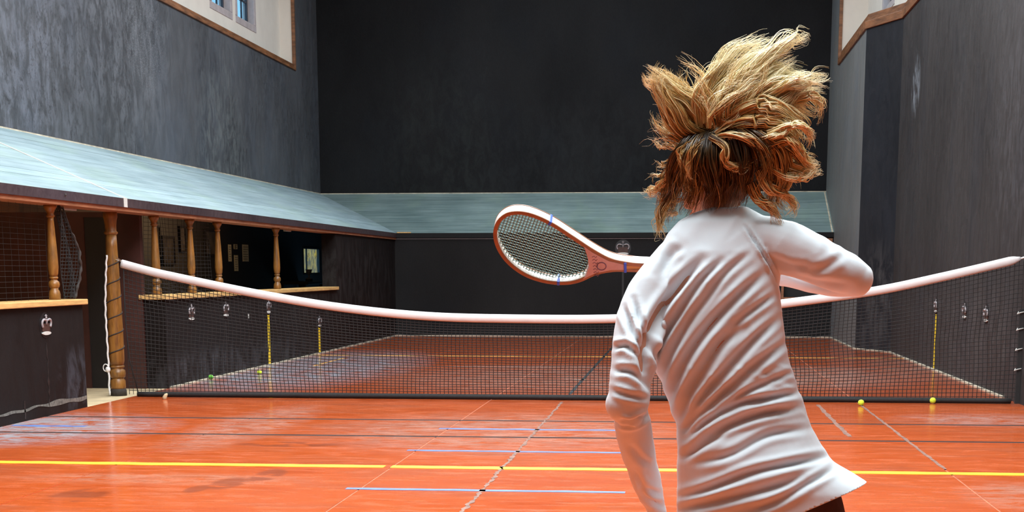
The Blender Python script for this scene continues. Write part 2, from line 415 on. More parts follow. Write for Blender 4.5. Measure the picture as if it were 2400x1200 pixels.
wall_mark(13.62, 13.645, .02, .19, M_blackline, wl, wob=.01)
wall_mark(20.03, 20.07, .02, .72, M_blackline, wl)
wall_mark(22.13, 22.24, .02, .745, M_yellow, wl); wall_mark(25.3, 25.42, .02, .44, M_yellow, wl)
wall_mark(21.13, 21.17, .72, .78, M_ivory, wl)
# sills
s1 = struct(MB().box((XL-WT-.05, -2, 1.045), (XL+.045, 15.19, 1.10)).build('trim_1', M_sill, bevel=.008), 'honey oak sill on the near gallery wall', 'sill')
s2 = struct(MB().box((XL-WT-.05, 17.6, 1.045), (XL+.045, 26.75, 1.10)).build('trim_2', M_sill, bevel=.008), 'honey oak sill beyond the net post', 'sill')
# soffit beam and fascia
fa = struct(MB().box((XL-.03, -2, 2.062), (XL+.05, YE+.0, HE)).build('trim_3', M_fascia), 'dark fascia board along the left penthouse edge', 'fascia')
sf = struct(MB().box((XL-WT, -2, 2.02), (XL+.03, YE, 2.062)).build('trim_4', M_soffit), 'brown timber beam under the left penthouse edge', 'beam')
MB().box((XL+.05, 16.32, 2.062), (XL+.055, 16.42, HE+.005)).build('white_marker', M_ivory, fa)
# gallery room behind
struct(MB().box((XU-.3, -2, -.15), (XU, 22.55, HT)).build('wall_gallery', M_galwall), 'dark panelled back wall of the gallery', 'wall')
gw2 = MB(); wall_cells(gw2, (XU-.04, XU), (22.55, YU), (-.15, HT), [(32.62, 34.15, 1.29, 1.88)])
struct(gw2.build('wall_gallery_far', M_galblack), 'black back wall at the far end of the gallery', 'wall')
struct(MB().box((XU, -2, -.15), (XL, 17.65, -.004)).box((XU, 17.65, -.15), (XL-WT, YE, -.004)).build('floor_gallery', M_creamstone), 'cream stone gallery floor', 'floor')
MB().box((XU, YU, -.15), (XL-WT, YU+.2, 2.0)).build('wall_gallery_end', M_galblack)['kind'] = 'structure'
pt = MB()
pt.box((XU+.002, 17.62, -.003), (-7.02, 17.72, 2.06)).box((-6.74, 17.62, -.003), (-6.345, 17.72, 2.06)).box((-7.02, 17.62, 2.0), (-6.74, 17.72, 2.06))
pt = struct(pt.build('wall_partition', M_partition), 'maroon partition inside the gallery beside the net post', 'wall')
dr = struct(MB().box((-7.02, 17.645, -.002), (-6.74, 17.695, 2.0)).build('door_1', M_galblack), 'door in the gallery partition, coloured black for its unlit opening', 'door')  # dark panel, shade of the unlit opening put into its colour
MB().ell((-6.78, 17.62, 1.0), (.02, .02, .02)).build('door_handle', M_steel, dr, True)
# brown board with notices on near back wall
def board(name, label, cat, y0, y1, z0, z1, mat, frame=None, sheets=(), fr=.04, th=.03):
    t = thing(name, label, cat, (XU, (y0+y1)/2, z0))
    MB().box((XU+.001, y0, z0), (XU+th, y1, z1)).build('panel', mat, t, bevel=.003)
    if frame:
        m = MB()
        m.box((XU+.001, y0-fr, z0-fr), (XU+th+.015, y1+fr, z0)).box((XU+.001, y0-fr, z1), (XU+th+.015, y1+fr, z1+fr))
        m.box((XU+.001, y0-fr, z0), (XU+th+.015, y0, z1)).box((XU+.001, y1, z0), (XU+th+.015, y1+fr, z1))
        m.build('frame', frame, t)
    for a, b, c, d in sheets:
        sh = MB().box((XU+th, a, c), (XU+th+.004, b, d)).build('sheet', M_paper, t)
        m = MB(); n = 5
        for i in range(n):
            zz = d-(i+1)*(d-c)/(n+1); m.box((XU+th+.004, a+(b-a)*.12, zz-.006), (XU+th+.0055, b-(b-a)*(.12+.2*(i % 2)), zz+.006))
        m.build('print_lines', M_print, sh)
    return t
M_board = flat('brown_board', (.16, .055, .018), .6, .3, 4)
board('notice_board', 'brown board with pinned white sheets on gallery wall, left of the dark doorway', 'board', 17.2, 18.37, .9, 2.35, M_board,
      sheets=[(17.5, 17.93, 1.05, 1.66), (17.97, 18.16, 1.36, 1.66), (17.3, 17.48, 1.75, 2.1)])
board('framed_picture', 'largest dark framed picture, behind the baluster nearest the net post', 'picture', 23.57, 24.09, 1.50, 1.88, M_photo, M_picframe)
board('framed_picture', 'narrow tall dark frame, immediately behind the post-side baluster', 'picture', 23.25, 23.42, 1.62, 2.04, M_photo, M_picframe, fr=.03)
board('framed_picture', 'tall dark frame hung higher, right of the largest picture', 'picture', 24.42, 24.66, 1.70, 2.06, M_photo, M_picframe, fr=.03)
board('framed_picture', 'dark frame seen between the second and third far balusters', 'picture', 25.75, 26.35, 1.66, 2.03, M_photo, M_picframe)
nts = [(27.15, 27.34, 1.54, 1.84, 'tall notice sheet touching the third far baluster'), (27.5, 27.72, 1.765, 1.85, 'small notice above the narrow one on the black wall'),
       (27.5, 27.74, 1.37, 1.655, 'low narrow notice sheet on the black gallery wall'), (28.05, 28.44, 1.545, 1.855, 'largest notice sheet on the black gallery wall')]
for a, b, c, d, lb in nts:
    t = thing('notice', lb, 'notice', (XU, (a+b)/2, c), 'notices on the black gallery wall')
    MB().box((XU+.001, a, c), (XU+.006, b, d)).build('sheet', M_paper, t)
    m = MB()
    for i in range(6):
        zz = d-(i+1)*(d-c)/7; m.box((XU+.006, a+.03, zz-.005), (XU+.0075, b-.03-(.05 if i % 3 == 2 else 0), zz+.005))
    m.build('print_lines', M_print, t)
# gallery end window with foliage beyond
w = thing('window_gallery', 'small window onto yellow foliage at the gallery end', 'window', (XU, 33.4, 1.29)); w['kind'] = 'structure'
m = MB(); m.box((XU-.045, 32.62, 1.29), (XU+.01, 34.15, 1.33)).box((XU-.045, 32.62, 1.84), (XU+.01, 34.15, 1.88)).box((XU-.045, 32.62, 1.33), (XU+.01, 32.68, 1.84)).box((XU-.045, 34.09, 1.33), (XU+.01, 34.15, 1.84)).box((XU-.03, 32.98, 1.33), (XU-.005, 33.03, 1.84))
m.build('frame', M_picframe, w)
MB().box((XU-.022, 32.68, 1.33), (XU-.018, 34.09, 1.84)).build('pane', M_glass, w)
tr = MB()
for i in range(170):
    c = Vector((XU-.8-random.random()*.5, 33.5+random.random()*7.0, .6+random.random()*2.2)); a = random.random()*6.28; r = .06+random.random()*.09
    d = Vector((0, math.cos(a), math.sin(a)))*r; e = Vector((.4, -math.sin(a), math.cos(a)))*r*.5
    tr.add([c-d, c+e, c+d, c-e], [(0, 1, 2, 3)])
hed = MB().box((XU-1.9, 33.0, -.1), (XU-1.4, 44.0, 4)).build('garden_hedge', M_leaf); tag(hed, 'self-lit yellow green hedge outside the small gallery window', 'hedge')
lv = tr.build('leaves', M_leaf, hed); lv['kind'] = 'stuff'
# small lamp/cup object near that window
cu = thing('silver_trophy', 'small pale trophy cup, in the dark gallery beside the foliage window', 'trophy', (XU+.45, 31.3, 1.20))
MB().lathe([(.001, 0), (.06, 0), (.06, .02), (.015, .04), (.015, .09), (.05, .12), (.07, .2), (.065, .2), (.0, .1)], (XU+.45, 31.3, 1.20), 14).build('bowl', M_silver, cu, True)
MB().lathe([(.001, 0), (.075, 0), (.075, .04), (.001, .04)], (XU+.45, 31.3, 1.16), 14).build('plinth', M_picframe, cu)
sh = tag(MB().box((XU+.001, 30.4, 1.10), (XU+.65, 32.2, 1.16)).build('gallery_shelf', M_galblack, bevel=.005), 'dark shelf under the small trophy in the gallery', 'shelf')
MB().box((XU+.05, 30.5, -.004), (XU+.12, 30.57, 1.10)).build('leg', M_galblack, sh); MB().box((XU+.05, 32.0, -.004), (XU+.12, 32.07, 1.10)).build('leg', M_galblack, sh)
MB().box((XU+.5, 30.5, -.004), (XU+.57, 30.57, 1.10)).build('leg', M_galblack, sh); MB().box((XU+.5, 32.0, -.004), (XU+.57, 32.07, 1.10)).build('leg', M_galblack, sh)

# ------------------------------------------------------------------ penthouse roofs (planks)
def roofs():
    n = 12; th = .035
    rl = bpy.data.objects.new('roof_left', None); C.objects.link(rl); rl.location = (0, 0, 0); struct(rl, 'pale blue-grey sloping penthouse roof on the left', 'roof')
    re_ = bpy.data.objects.new('roof_end', None); C.objects.link(re_); struct(re_, 'grey-green sloping penthouse roof across the end wall', 'roof')
    def lp(s, y): return (XL+.05-(PW+.05)*s, y, HE+(HT-HE)*s)
    def ep(s, x): return (x, YE-.05+(PW+.05)*s, HE+(HT-HE)*s)
    nz = Vector((HT-HE, 0, PW)).normalized(); nzl = Vector((HT-HE, 0, PW)).normalized()
    for k_ in range(n):
        s0, s1 = k_/n, (k_+1)/n-.0012*1.0
        y0 = -2; a = lp(s0, y0); b = lp(s1, y0)
        c = lp(s1, YE-.05+(PW+.05)*s1); d = lp(s0, YE-.05+(PW+.05)*s0)
        dnv = Vector((-(HT-HE), 0, -PW)).normalized()*th
        j = random.uniform(-.0015, .0015); up = Vector((0, 0, j))
        P = [Vector(p)+up for p in (a, d, c, b)]
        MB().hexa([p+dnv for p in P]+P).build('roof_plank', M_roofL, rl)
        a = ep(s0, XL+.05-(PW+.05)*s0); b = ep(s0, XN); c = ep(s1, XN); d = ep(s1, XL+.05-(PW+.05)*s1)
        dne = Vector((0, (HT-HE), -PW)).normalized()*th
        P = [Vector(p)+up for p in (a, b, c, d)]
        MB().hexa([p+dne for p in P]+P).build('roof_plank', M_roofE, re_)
    # white line down the left roof over the net
    q = [Vector(lp(-.001, 16.34)), Vector(lp(-.001, 16.40)), Vector(lp(1, 16.40)), Vector(lp(1, 16.34))]
    u = Vector((0, 0, .006)); MB().hexa([p for p in q]+[p+u for p in q]).build('painted_line', M_ivory, rl)
    # pale flashing at tops
    MB().box((XU, -2, HT-.005), (XU+.010, YU, HT+.012)).build('flashing', M_edge, rl)
    MB().box((XU, YU-.010, HT-.005), (XN, YU, HT+.014)).build('flashing', M_edge, re_)
    q = [Vector(ep(0, XN-.05)), Vector(ep(0, XN-.02)), Vector(ep(1, XN-.02)), Vector(ep(1, XN-.05))]
    MB().hexa([p for p in q]+[p+u for p in q]).build('painted_line', M_edge, re_)
    MB().box((XL+.06, YE-.06, HE+.001), (XL+.36, YE+.06, HE+.022)).build('pale_patch', M_sill, re_)
roofs()

# ------------------------------------------------------------------ end wall
GX0, GX1, GZ0, GZ1 = 2.10, 3.02, .83, 1.98
we = MB(); e0, e1 = YE, YE+.25
we.box((XL-.001, e0, -.15), (GX0, e1, 2.06)).box((GX1, e0, -.15), (XN+.3, e1, 2.06)).box((GX0, e0, -.15), (GX1, e1, GZ0)).box((GX0, e0, GZ1), (GX1, e1, 2.06))
we = struct(we.build('wall_end', M_endlo), 'black end wall below the far penthouse', 'wall')
MB().box((GX0-.1, e1, .6), (GX1+.1, e1+.6, 2.05)).build('grille_recess', M_galblack, we)
gr = MB(); gr.box((GX0-.05, YE-.03, GZ1), (GX1+.05, YE, GZ1+.05)).box((GX0-.05, YE-.05, GZ0-.05), (GX1+.05, YE, GZ0)).box((GX0-.05, YE-.03, GZ0), (GX0, YE, GZ1)).box((GX1, YE-.03, GZ0), (GX1+.05, YE, GZ1))
tag(gr.build('grille_frame', M_soffit), 'brown timber frame of the grille opening in the far right corner', 'frame')
struct(MB().box((XL, YE-.05, 2.055), (XN, YE, HE)).build('trim_5', M_endlo), 'black fascia board of the far penthouse', 'fascia')
struct(MB().box((XL, YE-.012, 2.03), (GX0-.3, YE-.001, 2.042)).build('trim_6', M_silver), 'thin pale line under the far fascia', 'trim')
wall_end_line = MB().box((-1.265, YE-.004, .02), (-1.225, YE-.0002, 1.66)).build('painted_line', M_blackline, we)
struct(MB().box((XU-.04, YU+.02, -.15), (XN+.5, YU+.3, 2.2)).box((XL-WT, YE+.25, -.15), (XN+.5, YU+.02, -.01)).build('wall_end_backing', M_galblack), 'dark wall closing the space under the far penthouse', 'wall')
struct(MB().box((XU-.4, YU, 2.2), (XN+.5, YU+.3, ZC)).build('wall_end_upper', M_end), 'tall black upper end wall', 'wall')
struct(MB().box((XL-.0, YE-.03, .0), (XN, YE-.0, .018)).build('baseboard_end', M_edge), 'thin pale strip at foot of end wall', 'baseboard')
struct(MB().box((XL, 17.7, 0), (XL+.03, YE-.03, .018)).build('baseboard_left', M_edge), 'thin pale strip at foot of left wall', 'baseboard')

# ------------------------------------------------------------------ upper left wall
LZ = 5.50
struct(MB().box((XU-.4, -2, HT-.3), (XU, YU, LZ)).box((XU-.4, 32.42, LZ), (XU, YU, ZC)).build('wall_left_upper', M_upL), 'worn slate-grey upper wall above the left penthouse', 'wall')
tl = MB().box((XU-.32, -2, LZ), (XU+.03, 32.35, LZ+.05)).box((XU-.32, -2, LZ+.05), (XU-.01, 32.35, LZ+.12)).build('trim_7', M_ledge, bevel=.006)
struct(tl, 'brown timber ledge along the top of the left wall', 'ledge')
struct(MB().box((XU-.045, 32.35, LZ), (XU+.02, 32.42, ZC)).build('trim_8', M_ledge, bevel=.005), 'brown upright trim ending the left cream wall', 'trim')
struct(MB().box((XU-.3, 32.37, LZ+.05), (XU-.045, 32.42, ZC)).build('wall_left_reveal', M_cream), 'narrow cream return at the end of the left clerestory', 'wall')
wins = [(27.55, 28.95), (29.15, 30.55)]
WZ0, WZ1 = 5.98, 7.9
def side_windows(name, xface, xback, holes, sgn, n0):
    for i, (a, b) in enumerate(holes):
        w = bpy.data.objects.new('window_%d' % (n0+i), None); C.objects.link(w); w.location = (xface, (a+b)/2, WZ0)
        struct(w, 'leaded window %s the cream wall' % ('nearer the court in' if i == 0 else 'further down'), 'window')
        x0, x1 = sorted((xface+.01*sgn, xface-.22*sgn)); fr = .13
        m = MB(); m.box((x0, a, WZ0), (x1, b, WZ0+fr)).box((x0, a, WZ1-fr), (x1, b, WZ1)).box((x0, a, WZ0+fr), (x1, a+fr, WZ1-fr)).box((x0, b-fr, WZ0+fr), (x1, b, WZ1-fr))
        m.build('window_frame', M_stone, w, bevel=.01)
        xs_ = xface-.14*sgn; m = MB(); a2, b2, z2, z3 = a+fr, b-fr, WZ0+fr, WZ1-fr
        m.box((xs_-.02, a2, z2), (xs_+.02, a2+.06, z3)).box((xs_-.02, b2-.06, z2), (xs_+.02, b2, z3)).box((xs_-.02, a2, z2), (xs_+.02, b2, z2+.06)).box((xs_-.02, a2, z3-.06), (xs_+.02, b2, z3))
        m.build('sash', M_sash, w)
        for q in (1, 2): yy = a2+(b2-a2)*q/3; MB().box((xs_-.015, yy-.018, z2+.06), (xs_+.015, yy+.018, z3-.06)).build('glazing_bar', M_sash, w)
        for q in (1, 2, 3): zz = z2+(z3-z2)*q/4; MB().box((xs_-.015, a2+.06, zz-.015), (xs_+.015, b2-.06, zz+.015)).build('glazing_bar', M_sash, w)
        for q in range(3):
            y0_, y1_ = a2+(b2-a2)*q/3+.02, a2+(b2-a2)*(q+1)/3-.02
            for r in range(4):
                z0_, z1_ = z2+(z3-z2)*r/4+.016, z2+(z3-z2)*(r+1)/4-.016
                MB().box((xs_-.003, y0_, z0_), (xs_+.003, y1_, z1_)).build('pane', M_glass, w)
m = MB(); wall_cells(m, (XU-.55, XU-.30), (-2, 32.42), (LZ-.3, ZC), [(a, b, WZ0, WZ1) for a, b in wins])
struct(m.build('wall_left_cream', M_cream), 'cream plaster clerestory wall on the left', 'wall')
side_windows('left', XU-.30, XU-.55, wins, 1, 1)

# ------------------------------------------------------------------ right wall with the tambour
T0, T1 = 26.6, 27.75
# right wall: main run, tambour face, narrow run
wr = struct(MB().prism([(XR, -2), (XR+.5, -2), (XR+.5, T0), (XR, T0)], -.15, LZ-.02).build('wall_right', M_R), 'tall scuffed grey-black main wall on the right', 'wall')
struct(MB().prism([(XR, T0), (XR+.5, T0), (XR+.5, T1), (XN, T1)], -.15, LZ-.02).build('wall_tambour', M_tamb), 'dark slanting tambour face in the right wall', 'wall')
struct(MB().prism([(XN, T1), (XR+.5, T1), (XR+.5, YU+.3), (XN, YU+.3)], -.15, LZ-.02).build('wall_right_far', M_Rn), 'narrow wall beyond the tambour, its grazing light put in as pale grey', 'wall')
struct(MB().box((XN, 32.45, LZ-.02), (XR+.5, YU+.3, ZC)).build('wall_right_pier', M_Rn), 'grey pier above the far right wall', 'wall')
CRX = XR+.06
def ledge(off0, off1, z0, z1, nm, lb):
    a = [(XR-off0, -2), (XR-off0, T0-off0*.2), (XN-off0, T1-off0*.2), (XN-off0, 32.38)]
    poly = a+[(CRX+.02, 32.38), (CRX+.02, -2)]
    struct(MB().prism(poly[::-1], z0, z1).build(nm, M_ledge, bevel=.008), lb, 'ledge')
ledge(.03, 0, LZ-.02, LZ+.11, 'trim_9', 'lower moulding of the brown ledge following the tambour')
ledge(-.02, 0, LZ+.11, LZ+.23, 'trim_10', 'upper step of the brown ledge following the tambour')
struct(MB().box((XN-.03, 32.38, LZ-.02), (XN+.035, 32.45, ZC)).build('trim_11', M_ledge, bevel=.005), 'brown upright trim ending the right cream wall', 'trim')
struct(MB().box((XN+.035, 32.40, LZ+.1), (CRX+.02, 32.45, ZC)).build('wall_right_reveal', M_cream), 'cream return at the end of the right clerestory', 'wall')
winr = [(26.3, 27.9), (28.3, 30.0)]
m = MB(); wall_cells(m, (CRX, CRX+.25), (-2, 32.45), (LZ-.1, ZC), [(a, b, WZ0, WZ1) for a, b in winr])
struct(m.build('wall_right_cream', M_cream), 'cream plaster clerestory wall on the right', 'wall')
side_windows('right', CRX, CRX+.25, winr, -1, 3)
struct(MB().prism([(XR-.03, 17.2), (XR, 17.2), (XR, T0), (XN, T1), (XN, YE), (XN-.03, YE), (XN-.03, T1), (XR-.03, T0)], 0, .018).build('baseboard_right', M_edge), 'thin pale strip at foot of right wall', 'baseboard')
wall_mark(21.96, 22.05, .02, .78, M_yellow, wr, x=XR, side=-1)

# ceiling with three skylight openings, rear wall
sk = [(-3.9, 2.7, 2.6, 12.2), (-5.3, 1.3, 12.9, 23.1), (-5.3, 1.3, 24.9, 32.1)]
m = MB(); xc = sorted({XU-.6, XR+.6, *[s[i] for s in sk for i in (0, 1)]}); yc = sorted({-2.3, YU+.3, *[s[i] for s in sk for i in (2, 3)]})
for i in range(len(xc)-1):
    for j in range(len(yc)-1):
        cx_, cy_ = (xc[i]+xc[i+1])/2, (yc[j]+yc[j+1])/2
        if any(s[0] < cx_ < s[1] and s[2] < cy_ < s[3] for s in sk): continue
        m.box((xc[i], yc[j], ZC), (xc[i+1], yc[j+1], ZC+.2))
struct(m.build('ceiling', M_cream), 'pale ceiling with skylight openings', 'ceiling')
struct(MB().box((XU-.6, -2.3, -.15), (XR+.6, -2, ZC)).build('wall_back', M_end), 'dark rear wall', 'wall')

# ------------------------------------------------------------------ balusters and net post
def baluster(Y, lab, x=XL-.12):
    t = thing('baluster', lab, 'baluster', (x, Y, 1.10), 'turned oak balusters of the gallery openings')
    h = .92
    MB().lathe([(.001, 0), (.056, 0), (.058, .05), (.050, .085), (.040, .10), (.040, .115)], (x, Y, 1.10), 20).build('base', M_post, t, True)
    MB().lathe([(.040, .115), (.052, .128), (.056, .150), (.050, .175), (.036, .188), (.030, .20), (.040, .205), (.044, .215), (.040, .225)], (x, Y, 1.10), 20).build('bead', M_post, t, True)
    MB().lathe([(.034, .225), (.045, .255), (.052, .32), (.050, .40), (.044, .52), (.037, .65), (.031, .77), (.030, .80)], (x, Y, 1.10), 20).build('shaft', M_post, t, True)
    MB().lathe([(.030, .80), (.040, .808), (.040, .822), (.032, .83), (.040, .86), (.056, .885), (.062, .895), (.062, h), (.001, h)], (x, Y, 1.10), 20).build('capital', M_post, t, True)
    return t
for Y, lab in [(14.75, 'turned oak baluster at the end of the near sill, under the gathered netting'), (17.74, 'first turned oak baluster beyond the net post'),
               (19.06, 'second turned oak baluster beyond the net post, its foot behind the white tape'), (20.22, 'third turned oak baluster beyond the net post, beside the paper notices'),
               (23.2, 'turned oak baluster standing alone furthest down the gallery sill')]:
    baluster(Y, lab)
PX, PY = -6.305, 16.60
post = thing('net_post', 'thick turned oak post holding the left end of the net', 'post', (PX, PY, -.004))
MB().lathe([(.001, 0), (.092, 0), (.092, .055), (.084, .075), (.082, .08)], (PX, PY, -.004), 28).build('foot', M_rope, post, True)
MB().lathe([(.080, .08), (.084, .10), (.083, .17), (.070, .19), (.066, .198)], (PX, PY, -.004), 28).build('base', M_post, post, True)
MB().lathe([(.066, .198), (.084, .215), (.089, .25), (.084, .285), (.068, .30), (.064, .31), (.078, .318), (.079, .335), (.068, .342)], (PX, PY, -.004), 28).build('bead', M_post, post, True)
MB().lathe([(.072, .342), (.082, .39), (.084, .50), (.082, .8), (.077, 1.1), (.070, 1.4), (.063, 1.65), (.060, 1.78)], (PX, PY, -.004), 28).build('shaft', M_post, post, True)
MB().lathe([(.060, 1.78), (.074, 1.79), (.076, 1.805), (.062, 1.82), (.062, 1.88), (.070, 1.94), (.078, 1.97), (.078, 2.024), (.001, 2.024)], (PX, PY, -.004), 28).build('capital', M_post, post, True)
pts = []; 
for i in range(220):
    t = i/219; z = .42+1.08*t; a = 2*PI*(5.7*t)+2.4; r = .088-.018*t
    pts.append((PX+r*math.cos(a), PY+r*math.sin(a), z))
tag(MB().tube(pts, .007, 6).build('wound_cord', M_rope, None, True), 'thin black cord wound in a spiral round the oak net post', 'cord')
pts = [at(250, 598, 16.50), at(248, 650, 16.50), at(247, 720, 16.50), at(250, 780, 16.50), at(254, 850, 16.50), at(257, 927, 16.50)]
pts = [Vector((p.x, p.y, max(p.z, .008))) for p in pts]
def cr(P, n):
    P = [Vector(p) for p in P]; out = []
    Q = [P[0]*2-P[1]]+P+[P[-1]*2-P[-2]]
    for i in range(1, len(Q)-2):
        for j in range(n):
            t = j/n; a, b, c, d = Q[i-1:i+3]
            out.append(.5*((2*b)+(c-a)*t+(2*a-5*b+4*c-d)*t*t+(3*b-a-3*c+d)*t**3))
    out.append(P[-1]); return out
pr = cr(pts, 10)
pr = [Vector((p.x+.004*math.sin(i*1.3), p.y, p.z)) for i, p in enumerate(pr)]
wr_ = tag(MB().tube(pr, .011, 8).build('hanging_rope', M_ropew, None, True), 'white rope hanging down the left side of the oak net post', 'rope')
kc = at(253, 866, 16.5); MB().ell(kc, (.028, .028, .035)).build('knot', M_ropew, wr_, True)
kk = [kc+Vector((-.02+.03*math.cos(a), -.01, .02+.04*math.sin(a))) for a in np.linspace(0, 6.28, 14)]
MB().tube(kk, .006, 6).build('loop', M_ropew, wr_, True)

# ------------------------------------------------------------------ the net
net = thing('tennis_net', 'sagging black court net with white headband across the court', 'net', (-1.3, YN, 0))
top = [(285, 618), (340, 633), (400, 647), (600, 688), (800, 721), (1000, 741), (1200, 747), (1440, 747), (1640, 735), (1840, 711), (2050, 682), (2200, 651), (2330, 621), (2392, 606)]
tp = cr([at(u, v, YN) for u, v in top], 8)
tx = np.array([p.x for p in tp]); tz = np.array([p.z for p in tp])
rr = [.046]*len(tp); rr[-1] = .020; rr[-2] = .028; rr[-3] = .038; rr[-4] = .043
MB().tube(tp, rr, 16, squash=.75).build('headband', M_tape, net, True)
MB().add([tp[0]+Vector((.0, -.01, .04)), tp[0]+Vector((-.075, -.0, .085)), tp[0]+Vector((-.07, .01, .075)), tp[0]+Vector((.0, .02, .0)), tp[0]+Vector((.02, .0, .045))], [(0, 1, 2, 3), (0, 4, 3)]).build('tape_end', M_tape, net)
MB().tube([(tp[0].x, YN, tp[0].z+.03), (PX+.05, PY-.03, 1.50)], .006, 6).build('head_cord', M_ropew, net, True)
MB().tube([tp[-1], (XR, YN, tp[-1].z+.02)], .010, 6).build('head_cord', M_ropew, net, True)
def net_pt(x, s):
    z1 = float(np.interp(x, tx, tz))-.02; z = .025+(z1-.025)*s
    n1 = noise.noise(Vector((x*.9, s*2.2, 0))); n2 = noise.noise(Vector((x*.7+9, s*2.4, 4)))
    edge = min(1, (x-XL+.1)*2, (XR-x)*3+.1)
    return Vector((x+.035*n2*edge*math.sin(PI*s), YN+.07*n1*math.sin(PI*min(s*1.2, 1))*edge, z+.012*n1*math.sin(PI*s)))
x0n, x1n = float(tx[0])+.02, XR-.03
nx = 212; nm = MB()
def cord(P, r=.0034):
    vs = []; fs = []
    n = len(P)
    for i, p in enumerate(P):
        t = P[min(i+1, n-1)]-P[max(i-1, 0)]
        b = Vector((0, 1, 0)).cross(t).normalized()*r; c = Vector((0, r, 0))
        vs += [p+b, p-c, p-b, p+c]
    for i in range(n-1):
        for q in range(4): w2 = (q+1) % 4; fs.append((i*4+q, i*4+w2, i*4+4+w2, i*4+4+q))
    nm.add(vs, fs)
for i in range(nx+1):
    x = x0n+(x1n-x0n)*i/nx
    cord([net_pt(x, s) for s in np.linspace(0, 1, 12)])
for j in range(1, 31):
    # rows hang from the head; constant drop so they follow the sag, gathered towards the floor
    P = []
    for x in np.linspace(x0n, x1n, 150):
        z1 = float(np.interp(x, tx, tz))
        s = j/31*(1+.0*z1); P.append(net_pt(x, s))
    cord(P)
nmo = nm.build('net_mesh', M_net, net); nmo['kind'] = 'stuff'
bp_ = []; 
for x in np.linspace(x0n+.1, x1n-.06, 90): bp_.append((x, YN-.02+.015*noise.noise(Vector((x*2, 0, 0))), .030))
MB().tube(bp_, .028, 8).build('bottom_band', M_net, net, True)
MB().tube([(x0n, YN, tz[0]-.02), (x0n-.01, YN, .9), (x0n+.02, YN, .4), (x0n+.1, YN, .05)], .006, 6).build('side_cord', M_net, net, True)
MB().box((XR-.045, YN-.02, .0), (XR-.001, YN+.03, .99)).build('side_strap', M_net, net)
for z in (.36, .57, .78, .95):
    tag_ = MB().tube([(XR-.002, YN-.03, z+.01), (XR-.05, YN-.04, z), (XR-.075, YN-.035, z-.012), (XR-.06, YN-.03, z+.012)], .006, 6).build('hook', M_ivory, net, True)
# beige peg at the net's left foot
pg = thing('floor_peg', 'small curved beige peg beside the left foot of the net', 'peg', (-5.60, 16.12, 0))
MB().tube([(-5.61, 16.12, .0), (-5.605, 16.12, .025), (-5.59, 16.12, .05), (-5.575, 16.12, .062)], [.026, .024, .019, .008], 12).build('peg_body', M_creamstone, pg, True)

# ------------------------------------------------------------------ gallery netting
def gallery_net(label, spec_rows, spec_cols, r=.004, edge=None, label_part=None):
    t = thing('gallery_netting', label, 'netting', spec_cols[0][-1])
    m = MB()
    for P in spec_rows+spec_cols: m.tube(P, r, 4)
    o = m.build('netting', M_net, t); o['kind'] = 'stuff'
    if edge: MB().tube(edge, [.014+.004*math.sin(i*1.7) for i in range(len(edge))], 8).build('edge_rope', M_rope, t, True)
    return t
# near opening: net sheet over the reddish board and the gathered bunch by the near baluster
def bunch(s, q):     # s 0 bottom..1 top, q 0 left..1 right outline
    z = 1.11+.90*s
    yr = 14.93+.62*math.sin(PI*min(1, (1-s)*.62+.0))**1.0
    yr = np.interp(s, [0, .12, .3, .55, .8, 1.0], [15.10, 15.16, 15.22, 15.20, 15.03, 14.84])
    yl = np.interp(s, [0, .5, 1], [14.86, 14.84, 14.80])
    return Vector((XL-.06-.05*math.sin(q*9+s*5)*(1-abs(q-.5)), yl+(yr-yl)*q, z))
rows = [[bunch(s, q) for q in np.linspace(0, 1, 8)] for s in np.linspace(.02, .98, 26)]
cols = [[bunch(s, q) for s in np.linspace(0, 1, 14)] for q in np.linspace(0, 1, 14)]
edge = [bunch(s, 1.0)+Vector((.01, .012*math.sin(s*40), 0)) for s in np.linspace(0, 1, 40)]+[Vector((XL+.06, 14.72, 2.12))]
gallery_net('gathered black netting with thick curved edge rope hanging beside the near baluster', rows, cols, edge=edge)
rows = [[Vector((XL-.16, y, z)) for y in np.linspace(12.3, 14.7, 5)] for z in np.arange(1.13, 2.02, .05)]
cols = [[Vector((XL-.16, y, z)) for z in (1.10, 1.6, 2.02)] for y in np.arange(12.3, 14.71, .16)]
gallery_net('taut black safety netting across the near gallery opening', rows, cols, r=.0012)
def gnf(y, z): return Vector((XL-.215-.018*math.sin(y*7+z*2), y+.015*math.sin(z*9+y*3), z))
rows = [[gnf(y, z) for y in np.linspace(17.68, 20.2, 22)] for z in np.arange(1.13, 2.02, .048)]
cols = [[gnf(y, z) for z in np.linspace(1.10, 2.02, 9)] for y in np.arange(17.68, 20.2, .13)]
gallery_net('black safety netting across the opening beyond the net post', rows, cols, r=.0022)

